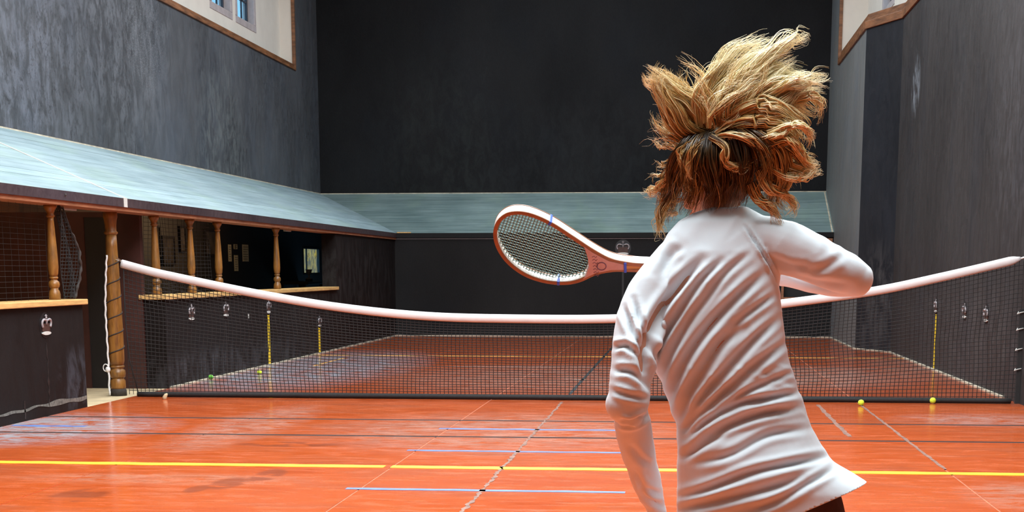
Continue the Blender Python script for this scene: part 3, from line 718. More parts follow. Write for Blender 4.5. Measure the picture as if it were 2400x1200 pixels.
# ------------------------------------------------------------------ crown signs
def crown_thing(label, c, ax, nrm, w=.25, h=.26):
    """c = centre bottom on the wall; ax = unit along the wall; nrm = out of the wall"""
    t = thing('crown_sign', label, 'sign', c, 'crown signs painted on the black walls')
    ax = Vector(ax); nrm = Vector(nrm); c = Vector(c)
    def P(a, b, d=.006): return c+ax*(a*w)+Vector((0, 0, b*h))+nrm*d
    def slab(poly, d0, d1, nm, mat, bev=0):
        n = len(poly); vs = [P(a, b, d0) for a, b in poly]+[P(a, b, d1) for a, b in poly]
        return MB().add(vs, [tuple(range(n)), tuple(range(n, 2*n))[::-1]]+[(i, (i+1) % n, (i+1) % n+n, i+n) for i in range(n)]).build(nm, mat, t)
    pl = [(.62*math.cos(a), .47+.62*math.sin(a)) for a in np.linspace(0, 2*PI, 24, endpoint=False)]
    slab(pl, .0005, .003, 'backing', M_badge)
    slab([(-.38, .17), (.38, .17), (.42, .55), (-.42, .55)], .003, .010, 'cap', M_cap)
    slab([(.44*math.cos(a), .09+.085*math.sin(a)) for a in np.linspace(0, 2*PI, 20, endpoint=False)], .003, .016, 'band', M_ivory)
    for s_ in (-1, 1):
        pts = [P(s_*.40, .38, .014), P(s_*.46, .52, .014), P(s_*.45, .64, .016), P(s_*.36, .73, .018), P(s_*.22, .745, .018), P(s_*.08, .70, .018)]
        MB().tube(cr(pts, 4), .030*w/.25*.42, 8).build('arch', M_silver, t, True)
    MB().tube([P(0, .50, .014), P(0, .76, .016)], .010, 8).build('arch', M_silver, t, True)
    m = MB(); m.ell(P(0, .83, .012), (.012, .012, .012)); m.tube([P(0, .83, .012), P(0, .99, .012)], .006, 6); m.tube([P(-.10, .915, .012), P(.10, .915, .012)], .006, 6)
    m.build('orb_and_cross', M_silver, t, True)
Lx = (0, 1, 0)
for Y, z, lb in [(14.2, .775, 'largest crown sign, on the black wall under the near oak sill'), (18.6, .775, 'crown sign just beyond the net post, with no line beneath'),
                 (20.05, .775, 'crown sign with a thin black line running down beneath it'), (22.18, .76, 'crown sign at the head of the taller yellow wall stripe'),
                 (25.37, .45, 'lowest crown sign, at the head of the short yellow wall stripe')]:
    crown_thing(lb, (XL, Y, z), (0, 1, 0), (1, 0, 0), .22, .20 if Y < 25 else .18)
crown_thing('crown sign alone on the far end wall above the black centre line', (-1.25, YE, 1.70), (1, 0, 0), (0, -1, 0), .27, .29)
for Y, z, lb in [(22.0, .80, 'crown sign at the head of the yellow stripe on the right wall'), (19.79, .79, 'crown sign between two others on the right wall, no stripe'),
                 (18.4, .79, 'crown sign on the right wall closest to the net')]:
    crown_thing(lb, (XR, Y, z), (0, 1, 0), (-1, 0, 0), .22, .19)

# ------------------------------------------------------------------ balls
def ball(c, lb, mat=M_ball):
    r = .0325; t = thing('tennis_ball', lb, 'ball', (c[0], c[1], 0), 'yellow tennis balls on the court')
    MB().ell((c[0], c[1], r+.0005), (r, r, r), seg=20, rings=14).build('felt', mat, t, True)
    pts = []
    for i in range(41):
        a = 2*PI*i/40; b = .44
        x = (1-b)*math.cos(a)+b*math.cos(3*a)*.45; y = (1-b)*math.sin(a)-b*math.sin(3*a)*.45; zz = 2*math.sqrt(b*(1-b))*math.cos(2*a)*.5
        v = Vector((x, zz, y)).normalized()*(r+.0003); pts.append(Vector((c[0], c[1], r+.0005))+v)
    MB().tube(pts, .0013, 4).build('seam', M_seam, t, True)
ball((1.87, 16.02), 'yellow ball in front of the net, nearest the player')
ball((2.655, 16.36), 'yellow ball against the net foot, nearest the right wall')
ball((-5.66, 20.1), 'yellow ball on the worn grey patch by the left wall')
ball((-6.02, 19.1), 'small green ball in shade at the foot of the left wall', M_ballg)

# added fill lamps, out of sight under the penthouse, warming the dim gallery
for i, y in enumerate((15.6, 24.5)):
    lx, lz = XL-WT-.002, 2.00
    t = thing('gallery_fill_lamp', ('added unseen box lamp behind the gallery beam near the oak net post, facing the back wall', 'added unseen box lamp behind the gallery beam by the paper notices, facing the back wall')[i], 'lamp', (lx, y, lz))
    MB().box((lx-.05, y-.16, lz), (lx, y+.16, lz+.10)).build('fill_housing', M_steel, t, bevel=.006)
    L = bpy.data.lights.new('fill_bulb', 'AREA'); L.shape = 'RECTANGLE'; L.size = .08; L.size_y = .28; L.energy = (20, 26)[i]; L.color = (1, .62, .32)
    o = bpy.data.objects.new('fill_bulb', L); C.objects.link(o); o.parent = t; o.location = (-.056, 0, .05); o.rotation_euler = (0, math.radians(90), 0)

# ------------------------------------------------------------------ the player
M_skin = NT('skin'); k = M_skin
f = k.noise(k.scale(k.pos(), (1, 1, 1)), 14, 4)
k.col(k.ramp(f, [(.35, (.56, .30, .20)), (.65, (.66, .37, .26))])); k.rough(.5)
k.b.inputs['Subsurface Weight'].default_value = .08; k.b.inputs['Subsurface Radius'].default_value = (.01, .004, .002); M_skin = k.m
M_shirt = NT('white_shirt_cloth'); k = M_shirt
f = k.noise(k.scale(k.pos(), (1, 1, 1)), 260, 2)
k.col((.68, .765, .81)); k.rough(.85); k.bump(f, .10, .001); k.b.inputs['Sheen Weight'].default_value = .1; M_shirt = k.m
M_legg = flat('dark_maroon_cloth', (.035, .010, .010), .8, .2, 40)
M_shoe = flat('white_shoe_leather', (.75, .74, .72), .5, .05, 30)
M_sole = flat('gum_sole', (.35, .18, .08), .6, .1, 30)
M_eye = flat('eye_white', (.8, .78, .76), .2, .02, 10); M_iris = flat('iris', (.08, .13, .16), .2, .1, 60); M_lip = flat('lips', (.45, .16, .14), .45, .1, 40)
def hair_mat():
    k = NT('blonde_hair'); at_ = k.n.new('ShaderNodeAttribute'); at_.attribute_name = 'tone'
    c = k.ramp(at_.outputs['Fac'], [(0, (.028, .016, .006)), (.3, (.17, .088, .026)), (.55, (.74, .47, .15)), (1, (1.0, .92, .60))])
    k.col(c); k.rough(.34); k.b.inputs['Specular IOR Level'].default_value = .6; k.b.inputs['Anisotropic'].default_value = .4
    return k.m
M_hair = hair_mat()

def remeshed(mb, name, mat, voxel, smooth, parent, post=None, keep=None):
    me = bpy.data.meshes.new(name+'_src'); me.from_pydata([tuple(v) for v in mb.v], [], mb.f); me.update()
    tmp = bpy.data.objects.new(name+'_src', me); C.objects.link(tmp)
    m = tmp.modifiers.new('r', 'REMESH'); m.mode = 'VOXEL'; m.voxel_size = voxel; m.use_smooth_shade = True
    if smooth: s_ = tmp.modifiers.new('s', 'SMOOTH'); s_.factor = .5; s_.iterations = smooth
    dg = bpy.context.evaluated_depsgraph_get(); dg.update()
    out = bpy.data.meshes.new_from_object(tmp.evaluated_get(dg))
    bpy.data.objects.remove(tmp); bpy.data.meshes.remove(me)
    if post: post(out)
    org = parent_origin(parent)
    out.transform(Matrix.Translation(-org))
    out.name = name; out.materials.clear(); out.materials.append(mat)
    out.polygons.foreach_set('use_smooth', [True]*len(out.polygons))
    o = bpy.data.objects.new(name, out); C.objects.link(o); o.parent = parent
    return o
def ring_loft(mb, rings, seg=28):
    """rings: (centre Vector, left half, right half, front half, back half, tilt) horizontal-ish sections"""
    vs = []; fs = []
    for c, hl, hr, hf, hb in rings:
        for j in range(seg):
            a = 2*PI*j/seg; ca, sa = math.cos(a), math.sin(a)
            e = .86
            x = math.copysign(abs(ca)**e, ca)*(hr if ca > 0 else hl); y = math.copysign(abs(sa)**e, sa)*(hf if sa > 0 else hb)
            vs.append(c+Vector((x, y, 0)))
    n = len(rings)
    for i in range(n-1):
        for j in range(seg):
            k2 = (j+1) % seg; fs.append((i*seg+j, (i+1)*seg+j, (i+1)*seg+k2, i*seg+k2))
    fs.append(tuple(range(seg))); fs.append(tuple((n-1)*seg+j for j in range(seg))[::-1])
    mb.add(vs, fs)
def hring(v, ul, ur, Y, hf, hb, shrink=0.0):
    a = at(ul, v, Y); b = at(ur, v, Y); c = (a+b)/2; c.z = (a.z+b.z)/2; h = (b.x-a.x)/2-shrink
    return (c, h, h, hf-shrink, hb-shrink)
BY = 4.12
player = thing('person', 'person seen from behind in a white long-sleeved top, blonde hair flying, swinging a racket', 'person', (.18, BY, 0))

# torso profile measured from the figure: v, left, right, distance, front, back
TOR = [(486, 1672, 1752, 4.19, .05, .05), (500, 1628, 1778, 4.19, .062, .060), (520, 1592, 1806, 4.18, .075, .070), (548, 1565, 1825, 4.175, .085, .082), (590, 1545, 1832, 4.16, .098, .092),
       (640, 1527, 1824, 4.15, .11, .098), (700, 1512, 1828, 4.14, .115, .100), (760, 1508, 1836, 4.13, .110, .098), (830, 1522, 1847, 4.12, .100, .095),
       (900, 1553, 1866, 4.12, .098, .095), (955, 1573, 1886, 4.12, .105, .100), (1000, 1587, 1902, 4.12, .115, .110), (1045, 1590, 1927, 4.12, .125, .135),
       (1080, 1588, 1952, 4.12, .13, .15), (1105, 1586, 1992, 4.12, .135, .155), (1125, 1586, 2028, 4.12, .135, .16), (1142, 1586, 2052, 4.12, .13, .165),
       (1200, 1587, 2062, 4.12, .13, .17), (1290, 1588, 2070, 4.12, .13, .17), (1360, 1590, 2072, 4.12, .13, .17)]
# arms: pixel u, v, distance, radius (m)
LA = [(1572, 610, 4.15, .050), (1545, 660, 4.13, .064), (1512, 720, 4.10, .064), (1492, 790, 4.06, .060), (1482, 860, 4.03, .056), (1476, 920, 4.01, .054), (1474, 958, 4.01, .049)]
LF = [(1476, 950, 4.02, .043), (1484, 1000, 4.08, .049), (1496, 1060, 4.15, .046), (1514, 1120, 4.22, .039), (1530, 1170, 4.28, .031), (1540, 1200, 4.31, .027)]
RA = [(1760, 560, 4.17, .060), (1800, 568, 4.16, .068), (1850, 583, 4.14, .067), (1900, 604, 4.12, .062), (1945, 625, 4.11, .057), (1985, 642, 4.11, .052), (2008, 652, 4.12, .044)]
RF = [(1998, 656, 4.12, .043), (1965, 655, 4.16, .046), (1915, 650, 4.24, .043), (1865, 645, 4.31, .037), (1815, 640, 4.36, .030), (1790, 637, 4.38, .026)]
def arm_mb(mb, A, dr=0.0, n=5):
    P = cr([at(u, v, y) for u, v, y, r in A], n); R_ = [p.x for p in cr([(r-dr, 0, 0) for u, v, y, r in A], n)]
    # rounded end
    t = (P[-1]-P[-2]).normalized(); r = R_[-1]
    P += [P[-1]+t*r*.5, P[-1]+t*r*.85]; R_ += [r*.85, r*.45]
    t = (P[0]-P[1]).normalized(); r = R_[0]; P = [P[0]+t*r*.8, P[0]+t*r*.5]+P; R_ = [r*.5, r*.87]+R_
    mb.tube(P, R_, 20)

# ---- body: one continuous surface
b = MB()
ring_loft(b, [hring(v, l, r, y, hf, hb, .016 if v < 850 else .030) for v, l, r, y, hf, hb in TOR if v <= 1045])
HIPC = Vector((.20, 4.12, .90)); 
ring_loft(b, [(Vector((.18, 4.12, 1.05)), .125, .125, .085, .070), (Vector((.19, 4.13, .98)), .135, .135, .09, .080), (HIPC, .160, .160, .10, .094), (Vector((.21, 4.12, .82)), .162, .175, .105, .102), (Vector((.215, 4.12, .76)), .145, .16, .095, .095)])
def leg(mb, pts, dr=0, n=5, seg=18):
    P = cr([Vector(p[:3]) for p in pts], n); R_ = [p.x-dr for p in cr([(q[3], 0, 0) for q in pts], n)]
    mb.tube(P, R_, seg)
LL = [(.115, 4.12, .86, .090), (.10, 4.13, .70, .088), (.08, 4.17, .52, .062), (.07, 4.18, .46, .058), (.06, 4.12, .32, .056), (.05, 4.05, .14, .036), (.05, 4.03, .085, .036)]
RL = [(.30, 4.12, .86, .092), (.355, 4.15, .74, .090), (.43, 4.25, .54, .063), (.45, 4.27, .48, .058), (.50, 4.15, .33, .056), (.55, 3.98, .16, .036), (.56, 3.95, .10, .036)]
leg(b, LL); leg(b, RL)
def foot(mb, heel, d, L=.235, dr=0):
    d = Vector(d).normalized(); h = Vector(heel)
    mb.tube([h-d*.02, h+d*.03, h+d*.10, h+d*.17, h+d*L*.92], [.022, .036, .037, .034, .018], 14, squash=[.9, .95, 1.1, 1.3, 1.5])
foot(b, (.05, 4.02, .048), (-.15, 1, 0)); foot(b, (.56, 3.93, .052), (-.05, 1, 0))
arm_mb(b, LA, .012); arm_mb(b, LF, .008); arm_mb(b, RA, .012); arm_mb(b, RF, .008)
# neck and head
HC = at(1672, 418, 4.27)
NB = at(1700, 520, 4.19)
b.tube([NB+Vector((0, 0, -.06)), NB, (NB+HC)/2+Vector((0, 0, -.01)), HC+Vector((0, -.01, -.04))], [.066, .056, .052, .056], 18)
fv = Vector((-.72, .58, -.38)).normalized(); sv = fv.cross(Vector((0, 0, 1))).normalized(); uv_ = sv.cross(fv).normalized()
HR = Matrix((sv, fv, uv_)).transposed()      # columns: side, forward, up
def H(x, y, z): return HC+HR@Vector((x, y, z))
b.ell(H(0, -.012, .022), (.076, .096, .088), HR, 24, 16)
b.ell(H(0, .028, -.040), (.058, .062, .078), HR, 20, 14)
b.ell(H(0, .060, -.098), (.026, .026, .020), HR)                 # chin
b.ell(H(0, .088, .032), (.050, .016, .016), HR)                  # brow
b.tube([H(0, .094, .018), H(0, .106, -.010), H(0, .110, -.032), H(0, .096, -.040)], [.007, .008, .011, .009], 10)   # nose
for s_ in (-1, 1):
    b.ell(H(s_*.034, .066, -.030), (.024, .020, .022), HR)       # cheeks
    b.ell(H(s_*.031, .074, .019), (.017, .016, .008), HR)        # upper lids
    b.ell(H(s_*.031, .072, -.003), (.016, .015, .006), HR)       # lower lids
    b.ell(H(s_*.080, -.006, -.012), (.008, .019, .030), HR)      # ears
    b.ell(H(s_*.086, -.014, -.008), (.006, .010, .026), HR)
b.ell(H(0, .090, -.062), (.024, .012, .006), HR); b.ell(H(0, .087, -.074), (.020, .012, .006), HR)   # lips
# hands: palm, four unequal fingers, thumb
def hand(mb, wrist, fdir, pdir, curl, grip=None, s_=1.0):
    """wrist point, finger direction, palm normal; curl = total bend per finger joint"""
    fd = Vector(fdir).normalized(); pn = Vector(pdir); pn = (pn-fd*pn.dot(fd)).normalized(); sd = fd.cross(pn).normalized()
    W = Vector(wrist)
    mb.tube([W-fd*.03, W, W+fd*.03, W+fd*.065, W+fd*.088], [.019, .020, .026, .029, .024], 14, squash=[1.2, 1.25, 1.45, 1.45, 1.5], up=pn)
    for i, (off, L) in enumerate(((-.030, .068), (-.010, .078), (.010, .072), (.029, .056))):
        p = W+fd*.080+sd*off; d = fd.copy(); P = [p-fd*.02, p]; seg3 = (.42, .32, .26)
        for q, fr in enumerate(seg3):
            d = (Matrix.Rotation(curl*(1.0+.08*i), 3, sd*-1)@d) if True else d
            for _ in range(2): p = p+d*(L*fr*.5)*s_; P.append(p)
        mb.tube(P, [.0105, .0100, .0095, .0090, .0088, .0082, .0078, .0062], 10)
    p = W+fd*.022-sd*.022; d = (fd*.7-sd*.75+pn*.35).normalized(); P = [p, p+d*.028]; d2 = (d*.6+fd*.4+pn*.6).normalized(); P += [P[-1]+d2*.030]; d3 = (d2*.6+fd*.2+pn*.6+sd*.3).normalized(); P += [P[-1]+d3*.024]
    mb.tube(cr(P, 3), [.014, .0135, .013, .0125, .012, .0115, .011, .0105, .010, .0075], 10)
LW = at(1545, 1212, 4.33)
hand(b, LW, (.25, .45, -.9), (.8, .1, .5), .35)
RW = at(1775, 636, 4.385)
GP = at(1712, 628, 4.40)   # centre of the grip
hand(b, RW+Vector((0, -.018, .006)), (-.98, .02, .15), (0.05, .75, -.66), .95)
body = remeshed(b, 'body', M_skin, .0042, 3, player)
for s_, nm in ((-1, 'eye'), (1, 'eye')):
    e_ = MB().ell(H(s_*.031, .0745, .008), (.0115, .0115, .0105), HR).build('eye', M_eye, player, True)
    MB().ell(H(s_*.031, .0835, .008), (.005, .003, .005), HR).build('iris', M_iris, e_, True)
MB().ell(H(0, .095, -.064), (.021, .009, .0045), HR).ell(H(0, .092, -.073), (.017, .009, .005), HR).build('lips', M_lip, player, True)

# ---- leggings and shoes
lg = MB()
ring_loft(lg, [(Vector((.20, 4.13, .955)), .155, .155, .100, .095), (HIPC, .170, .172, .110, .105), (Vector((.21, 4.12, .82)), .172, .185, .115, .112), (Vector((.215, 4.12, .75)), .152, .170, .105, .105)])
leg(lg, LL[:-1], -.007); leg(lg, RL[:-1], -.007)
remeshed(lg, 'leggings', M_legg, .008, 4, player)
for hl, d in (((.05, 4.02, .048), (-.15, 1, 0)), ((.56, 3.93, .052), (-.05, 1, 0))):
    m = MB(); d = Vector(d).normalized(); h = Vector(hl)
    m.tube([h-d*.040, h-d*.03, h+d*.03, h+d*.10, h+d*.18, h+d*.235, h+d*.25], [.016, .035, .046, .045, .040, .026, .010], 16, squash=[.9, .95, .95, 1.1, 1.25, 1.3, 1.2])
    m.tube([h+Vector((0, 0, .0)), h+Vector((0, 0, .05))], [.044, .043], 16)
    sh_ = m.build('shoe', M_shoe, player, True)
    m = MB(); pr_ = []
    sdv = Vector((d.y, -d.x, 0))
    outl = [(-.045, 0), (-.035, .03), (.05, .036), (.14, .046), (.2, .042), (.255, .0), (.2, -.042), (.14, -.046), (.05, -.036), (-.035, -.03)]
    z0 = 0.0
    pts = [h+d*a+sdv*c_ for a, c_ in outl]
    m.prism([(p.x, p.y) for p in pts], .0, h.z-.030)
    m.build('sole', M_sole, sh_, False)
    m = MB()
    for q in range(4): p = h+d*(.075+.022*q)+Vector((0, 0, .040-.004*q)); m.tube([p-sdv*.018, p+Vector((0, 0, .005)), p+sdv*.018], .003, 6)
    m.build('laces', M_shoe, sh_, True)

# ---- shirt
st = MB()
ring_loft(st, [hring(*t) for t in TOR], 40)
arm_mb(st, LA); arm_mb(st, LF); arm_mb(st, RA); arm_mb(st, RF)
st.ell(at(1466, 948, 4.01), (.052, .05, .050)); st.ell(at(2006, 655, 4.115), (.045, .045, .045))
CREASES = [([(1645, 608), (1600, 660), (1545, 730), (1512, 800), (1508, 860), (1524, 920)], 10, .016), ([(1690, 612), (1640, 660), (1590, 735), (1545, 810), (1535, 870)], 7, .010),
 ([(1790, 640), (1740, 685), (1680, 745), (1625, 815), (1590, 880), (1572, 950)], 9, .012), ([(1735, 765), (1690, 805), (1650, 865), (1612, 930), (1592, 1000)], 10, .013),
 ([(1815, 690), (1760, 730), (1715, 765)], 6, .006), ([(1825, 745), (1770, 795), (1705, 865), (1640, 940), (1605, 1000)], 8, .010), ([(1845, 800), (1780, 850), (1705, 915), (1625, 985), (1600, 1020)], 8, .010),
 ([(1875, 918), (1800, 934), (1735, 946), (1660, 985), (1610, 1030)], 7, .010), ([(1872, 955), (1780, 972), (1700, 1002), (1615, 1050)], 8, .010), ([(1700, 1018), (1650, 1042), (1600, 1072)], 8, .009),
  ([(1945, 1068), (1850, 1088), (1760, 1108), (1660, 1146), (1590, 1166)], 8, .009), ([(1880, 1120), (1780, 1150), (1660, 1178), (1595, 1192)], 9, .009),
 ([(1760, 590), (1700, 640), (1655, 700), (1610, 760), (1565, 850), (1556, 900)], 7, .007), ([(1600, 575), (1570, 600), (1550, 650)], 9, .006), ([(1860, 870), (1790, 900), (1720, 935), (1650, 975)], 6, .006),
 ([(1890, 1005), (1800, 1020), (1720, 1062), (1640, 1085)], 8, .006), ([(1955, 1100), (1900, 1130), (1820, 1175), (1760, 1195)], 7, .006),
 ([(1745, 528), (1765, 560), (1790, 598), (1812, 640), (1832, 690)], 3, .006),
 ([(1462, 720), (1480, 770), (1510, 830)], 7, .008), ([(1440, 815), (1470, 812), (1510, 850)], 6, .008), ([(1440, 868), (1480, 872), (1515, 905)], 7, .008), ([(1436, 915), (1470, 925), (1518, 935)], 6, .006), ([(1485, 700), (1500, 760), (1524, 820), (1530, 850)], 6, .010),
 ([(1450, 985), (1480, 990), (1520, 970)], 6, .009), ([(1475, 1040), (1500, 1070), (1525, 1090)], 7, .005), ([(1485, 1100), (1510, 1140), (1550, 1160)], 6, .006), ([(1495, 1130), (1515, 1165), (1560, 1190)], 6, .006),
 ([(1830, 620), (1880, 650), (1930, 662), (1990, 668)], 8, .004), ([(1800, 600), (1850, 620), (1900, 628)], 8, .004), ([(1890, 640), (1935, 625), (1975, 600)], 8, .003)]
def fold_shirt(me):
    n = len(me.vertices); co_ = np.empty(n*3); me.vertices.foreach_get('co', co_); co_ = co_.reshape(-1, 3)
    no = np.empty(n*3); me.vertices.foreach_get('normal', no); no = no.reshape(-1, 3)
    u, v = to_uv(co_)
    disp = np.zeros(n); face = np.clip(-no[:, 1]*1.6+.45, 0, 1)
    for pl, w_, A in CREASES:
        P = np.array([(p.x, p.y) for p in cr([(a, c_, 0) for a, c_ in pl], 6)])
        best = np.full(n, 1e9); tt = np.zeros(n)
        for i in range(len(P)-1):
            a, c_ = P[i], P[i+1]; ab = c_-a; t = np.clip(((u-a[0])*ab[0]+(v-a[1])*ab[1])/(ab@ab), 0, 1)
            d = np.hypot(u-a[0]-ab[0]*t, v-a[1]-ab[1]*t); m_ = d < best; best[m_] = d[m_]; tt[m_] = (i+t[m_])/(len(P)-1)
        env = np.clip(np.sin(PI*np.clip(tt*.94+.03, 0, 1))*1.5, 0.12, 1)
        disp += face*env*A*1.35*(-np.exp(-(best/w_)**2)+.55*np.exp(-((best-w_*2.1)/(w_*1.1))**2))
    for i in range(n):
        p = co_[i]; vv = v[i]
        ang = math.radians(np.interp(vv, [600, 850, 980, 1150], [56, 46, 24, 17]))
        al = (p[0]*math.cos(ang)+p[2]*math.sin(ang)); ac = (-p[0]*math.sin(ang)+p[2]*math.cos(ang))
        r1 = noise.noise(Vector((al*3.5, p[1]*4, ac*17))); r2 = noise.noise(Vector((al*7+5, p[1]*8, ac*34)))
        disp[i] += (1-abs(r1)*2.4)*.0024+r2*.0014
    co_ += no*disp[:, None]
    # open the hem along its slanting edge
    me.vertices.foreach_set('co', co_.ravel())
    bm = bmesh.new(); bm.from_mesh(me)
    pc = at(1925, 1182, 3.98); nn = Vector((.40, -.10, -.91)).normalized()
    FP = cr([at(u_, v_, y_) for u_, v_, y_, r_ in LF+[(1560, 1260, 4.36, .03)]], 4)
    def by_arm(p): return p.x < .03 and min((p-q).length for q in FP) < .075
    low = {vt for vt in bm.verts if (vt.co-pc).dot(nn) > -.06}; arm = {vt for vt in low if by_arm(vt.co)}
    ed = [e_ for e_ in bm.edges if not (e_.verts[0] in arm or e_.verts[1] in arm)]; fa = [f_ for f_ in bm.faces if not any(v_ in arm for v_ in f_.verts)]
    bmesh.ops.bisect_plane(bm, geom=[v_ for v_ in bm.verts if v_ not in arm]+ed+fa, plane_co=pc, plane_no=nn, clear_outer=True)
    bm.to_mesh(me); bm.free(); me.update()
shirt = remeshed(st, 'long_sleeved_top', M_shirt, .0055, 5, player, post=fold_shirt)
m = shirt.modifiers.new('thickness', 'SOLIDIFY'); m.thickness = .003; m.offset = -1

# ---- hair
strands = []      # (points, radius, tone)
def lock(ctrl, rad, n, tone=.6, curl=.0, r0=.0011, spread=None, steps=9, tvar=.16, tipfade=.5):
    P = [at(u, v, y) for u, v, y in ctrl]; base = cr(P, steps); m_ = len(base)
    rr_ = [p.x for p in cr([(r, 0, 0) for r in rad], steps)]
    rr_ = np.interp(np.linspace(0, 1, m_), np.linspace(0, 1, len(rr_)), rr_)
    for s_ in range(n):
        a = rng.uniform(0, 2*PI); q = math.sqrt(rng.uniform(0, 1)); ph = rng.uniform(0, 40); ln = rng.uniform(.72, 1.0); kf = rng.uniform(.6, 1.4)
        cl = int(a*3)*7.3
        out = []; M_ = max(5, int(m_*ln))
        for i in range(M_):
            t = i/(m_-1); p = base[i]; tg = (base[min(i+1, m_-1)]-base[max(i-1, 0)]).normalized()
            x = Vector((1, 0, 0)); x = (x-tg*x.dot(tg))
            if x.length < .1: x = Vector((0, 0, 1))-tg*tg.z
            x.normalize(); y = tg.cross(x)
            w_ = rr_[i]*.00118
            nz = Vector((noise.noise(Vector((t*3*kf, ph, 1))), noise.noise(Vector((t*3*kf, ph, 5))), noise.noise(Vector((t*3*kf, ph, 9)))))
            nc = Vector((noise.noise(Vector((t*4, cl, 1))), noise.noise(Vector((t*4, cl, 5))), noise.noise(Vector((t*4, cl, 9)))))
            o_ = x*(math.cos(a+curl*t)*q*w_)+y*(math.sin(a+curl*t)*q*w_*.8)+nz*(.011*t)+nc*(.026*t)
            out.append(p+o_)
        strands.append((out, r0*rng.uniform(.7, 1.25), min(1, max(0, tone+rng.normal(0, tvar)))))
TY = (1662, 312, 4.20)
def L(pts, rad, n, tone, **k_): lock([(p[0], p[1], p[2]) if len(p) == 3 else (p[0], p[1], 4.24) for p in pts], rad, n, tone, **k_)
# left tuft
L([TY, (1628, 262, 4.20), (1590, 228, 4.20), (1545, 192, 4.20), (1508, 168, 4.20)], [12, 34, 34, 28, 16], 230, .72)
L([(1655, 320, 4.19), (1600, 300, 4.18), (1568, 250, 4.18), (1545, 200, 4.19), (1560, 150, 4.2)], [16, 26, 26, 20, 10], 150, .55)
L([(1650, 330, 4.2), (1590, 318, 4.2), (1556, 300, 4.22), (1540, 262, 4.24)], [16, 24, 20, 12], 80, .5)
L([(1640, 300, 4.2), (1618, 240, 4.2), (1600, 205, 4.2), (1585, 160, 4.2)], [14, 16, 14, 10], 60, .62)
# rising mass, light from above put into its bright tones
L([TY, (1655, 235, 4.20), (1700, 175, 4.20), (1755, 130, 4.21), (1822, 96, 4.22)], [12, 26, 32, 32, 22], 300, .88)
L([TY, (1680, 245, 4.19), (1740, 185, 4.18), (1800, 150, 4.18), (1868, 122, 4.19)], [12, 30, 34, 32, 22], 320, .95)
L([TY, (1700, 258, 4.18), (1770, 205, 4.17), (1830, 178, 4.17), (1896, 176, 4.18)], [12, 30, 34, 28, 16], 300, .92)
L([TY, (1712, 268, 4.17), (1790, 225, 4.16), (1860, 208, 4.17), (1938, 212, 4.18)], [12, 28, 32, 28, 20], 290, .85)
L([TY, (1715, 280, 4.16), (1800, 248, 4.15), (1868, 236, 4.16), (1922, 262, 4.17)], [12, 26, 30, 24, 14], 230, .74)
L([(1640, 300, 4.18), (1632, 240, 4.18), (1650, 190, 4.18), (1690, 155, 4.18), (1735, 138, 4.18)], [8, 12, 12, 10, 6], 90, .8)
L([(1650, 290, 4.18), (1642, 235, 4.18), (1668, 180, 4.18), (1720, 120, 4.2), (1790, 88, 4.2)], [6, 10, 14, 18, 16], 90, .92)
L([(1690, 300, 4.15), (1760, 262, 4.13), (1820, 262, 4.13), (1868, 292, 4.14), (1880, 320, 4.15)], [14, 26, 28, 20, 10], 200, .62)
L([(1690, 310, 4.15), (1760, 290, 4.12), (1826, 296, 4.12), (1862, 330, 4.13), (1850, 352, 4.13)], [14, 24, 22, 14, 8], 170, .55)
# distinct bright curls on the right
L([(1800, 316, 4.10), (1850, 296, 4.09), (1886, 300, 4.09), (1900, 322, 4.10), (1896, 340, 4.10)], [10, 7, 6, 5, 3], 80, .95)
L([(1800, 345, 4.10), (1850, 330, 4.09), (1872, 350, 4.09), (1896, 388, 4.10), (1930, 394, 4.10)], [12, 9, 8, 7, 4], 90, .6)
L([(1810, 395, 4.11), (1856, 418, 4.10), (1898, 410, 4.10), (1922, 392, 4.10)], [9, 8, 6, 3], 60, .8)
L([(1760, 330, 4.11), (1810, 322, 4.09), (1842, 308, 4.09), (1850, 288, 4.09)], [8, 6, 5, 3], 60, .9)
L([(1720, 270, 4.15), (1810, 205, 4.14), (1880, 190, 4.15), (1945, 178, 4.17)], [12, 20, 18, 12], 120, .9)
L([(1720, 240, 4.16), (1780, 150, 4.17), (1850, 95, 4.19), (1900, 92, 4.2)], [10, 18, 18, 12], 120, .95)
L([(1860, 235, 4.15), (1900, 225, 4.15), (1925, 245, 4.16), (1912, 292, 4.16)], [10, 12, 10, 5], 60, .8)
L([(1790, 330, 4.12), (1820, 322, 4.11), (1845, 296, 4.11), (1830, 280, 4.12)], [8, 7, 6, 4], 45, .8)
L([(1830, 345, 4.13), (1868, 352, 4.12), (1885, 372, 4.12), (1918, 384, 4.12)], [14, 14, 12, 6], 80, .6)
L([(1820, 370, 4.13), (1860, 392, 4.12), (1895, 398, 4.12), (1904, 382, 4.12)], [12, 12, 9, 5], 70, .62)
L([(1800, 320, 4.13), (1850, 340, 4.12), (1876, 368, 4.12), (1890, 392, 4.12)], [14, 14, 12, 8], 110, .42)
L([(1826, 372, 4.14), (1850, 400, 4.13), (1846, 425, 4.13), (1830, 440, 4.13)], [8, 8, 6, 4], 40, .55)
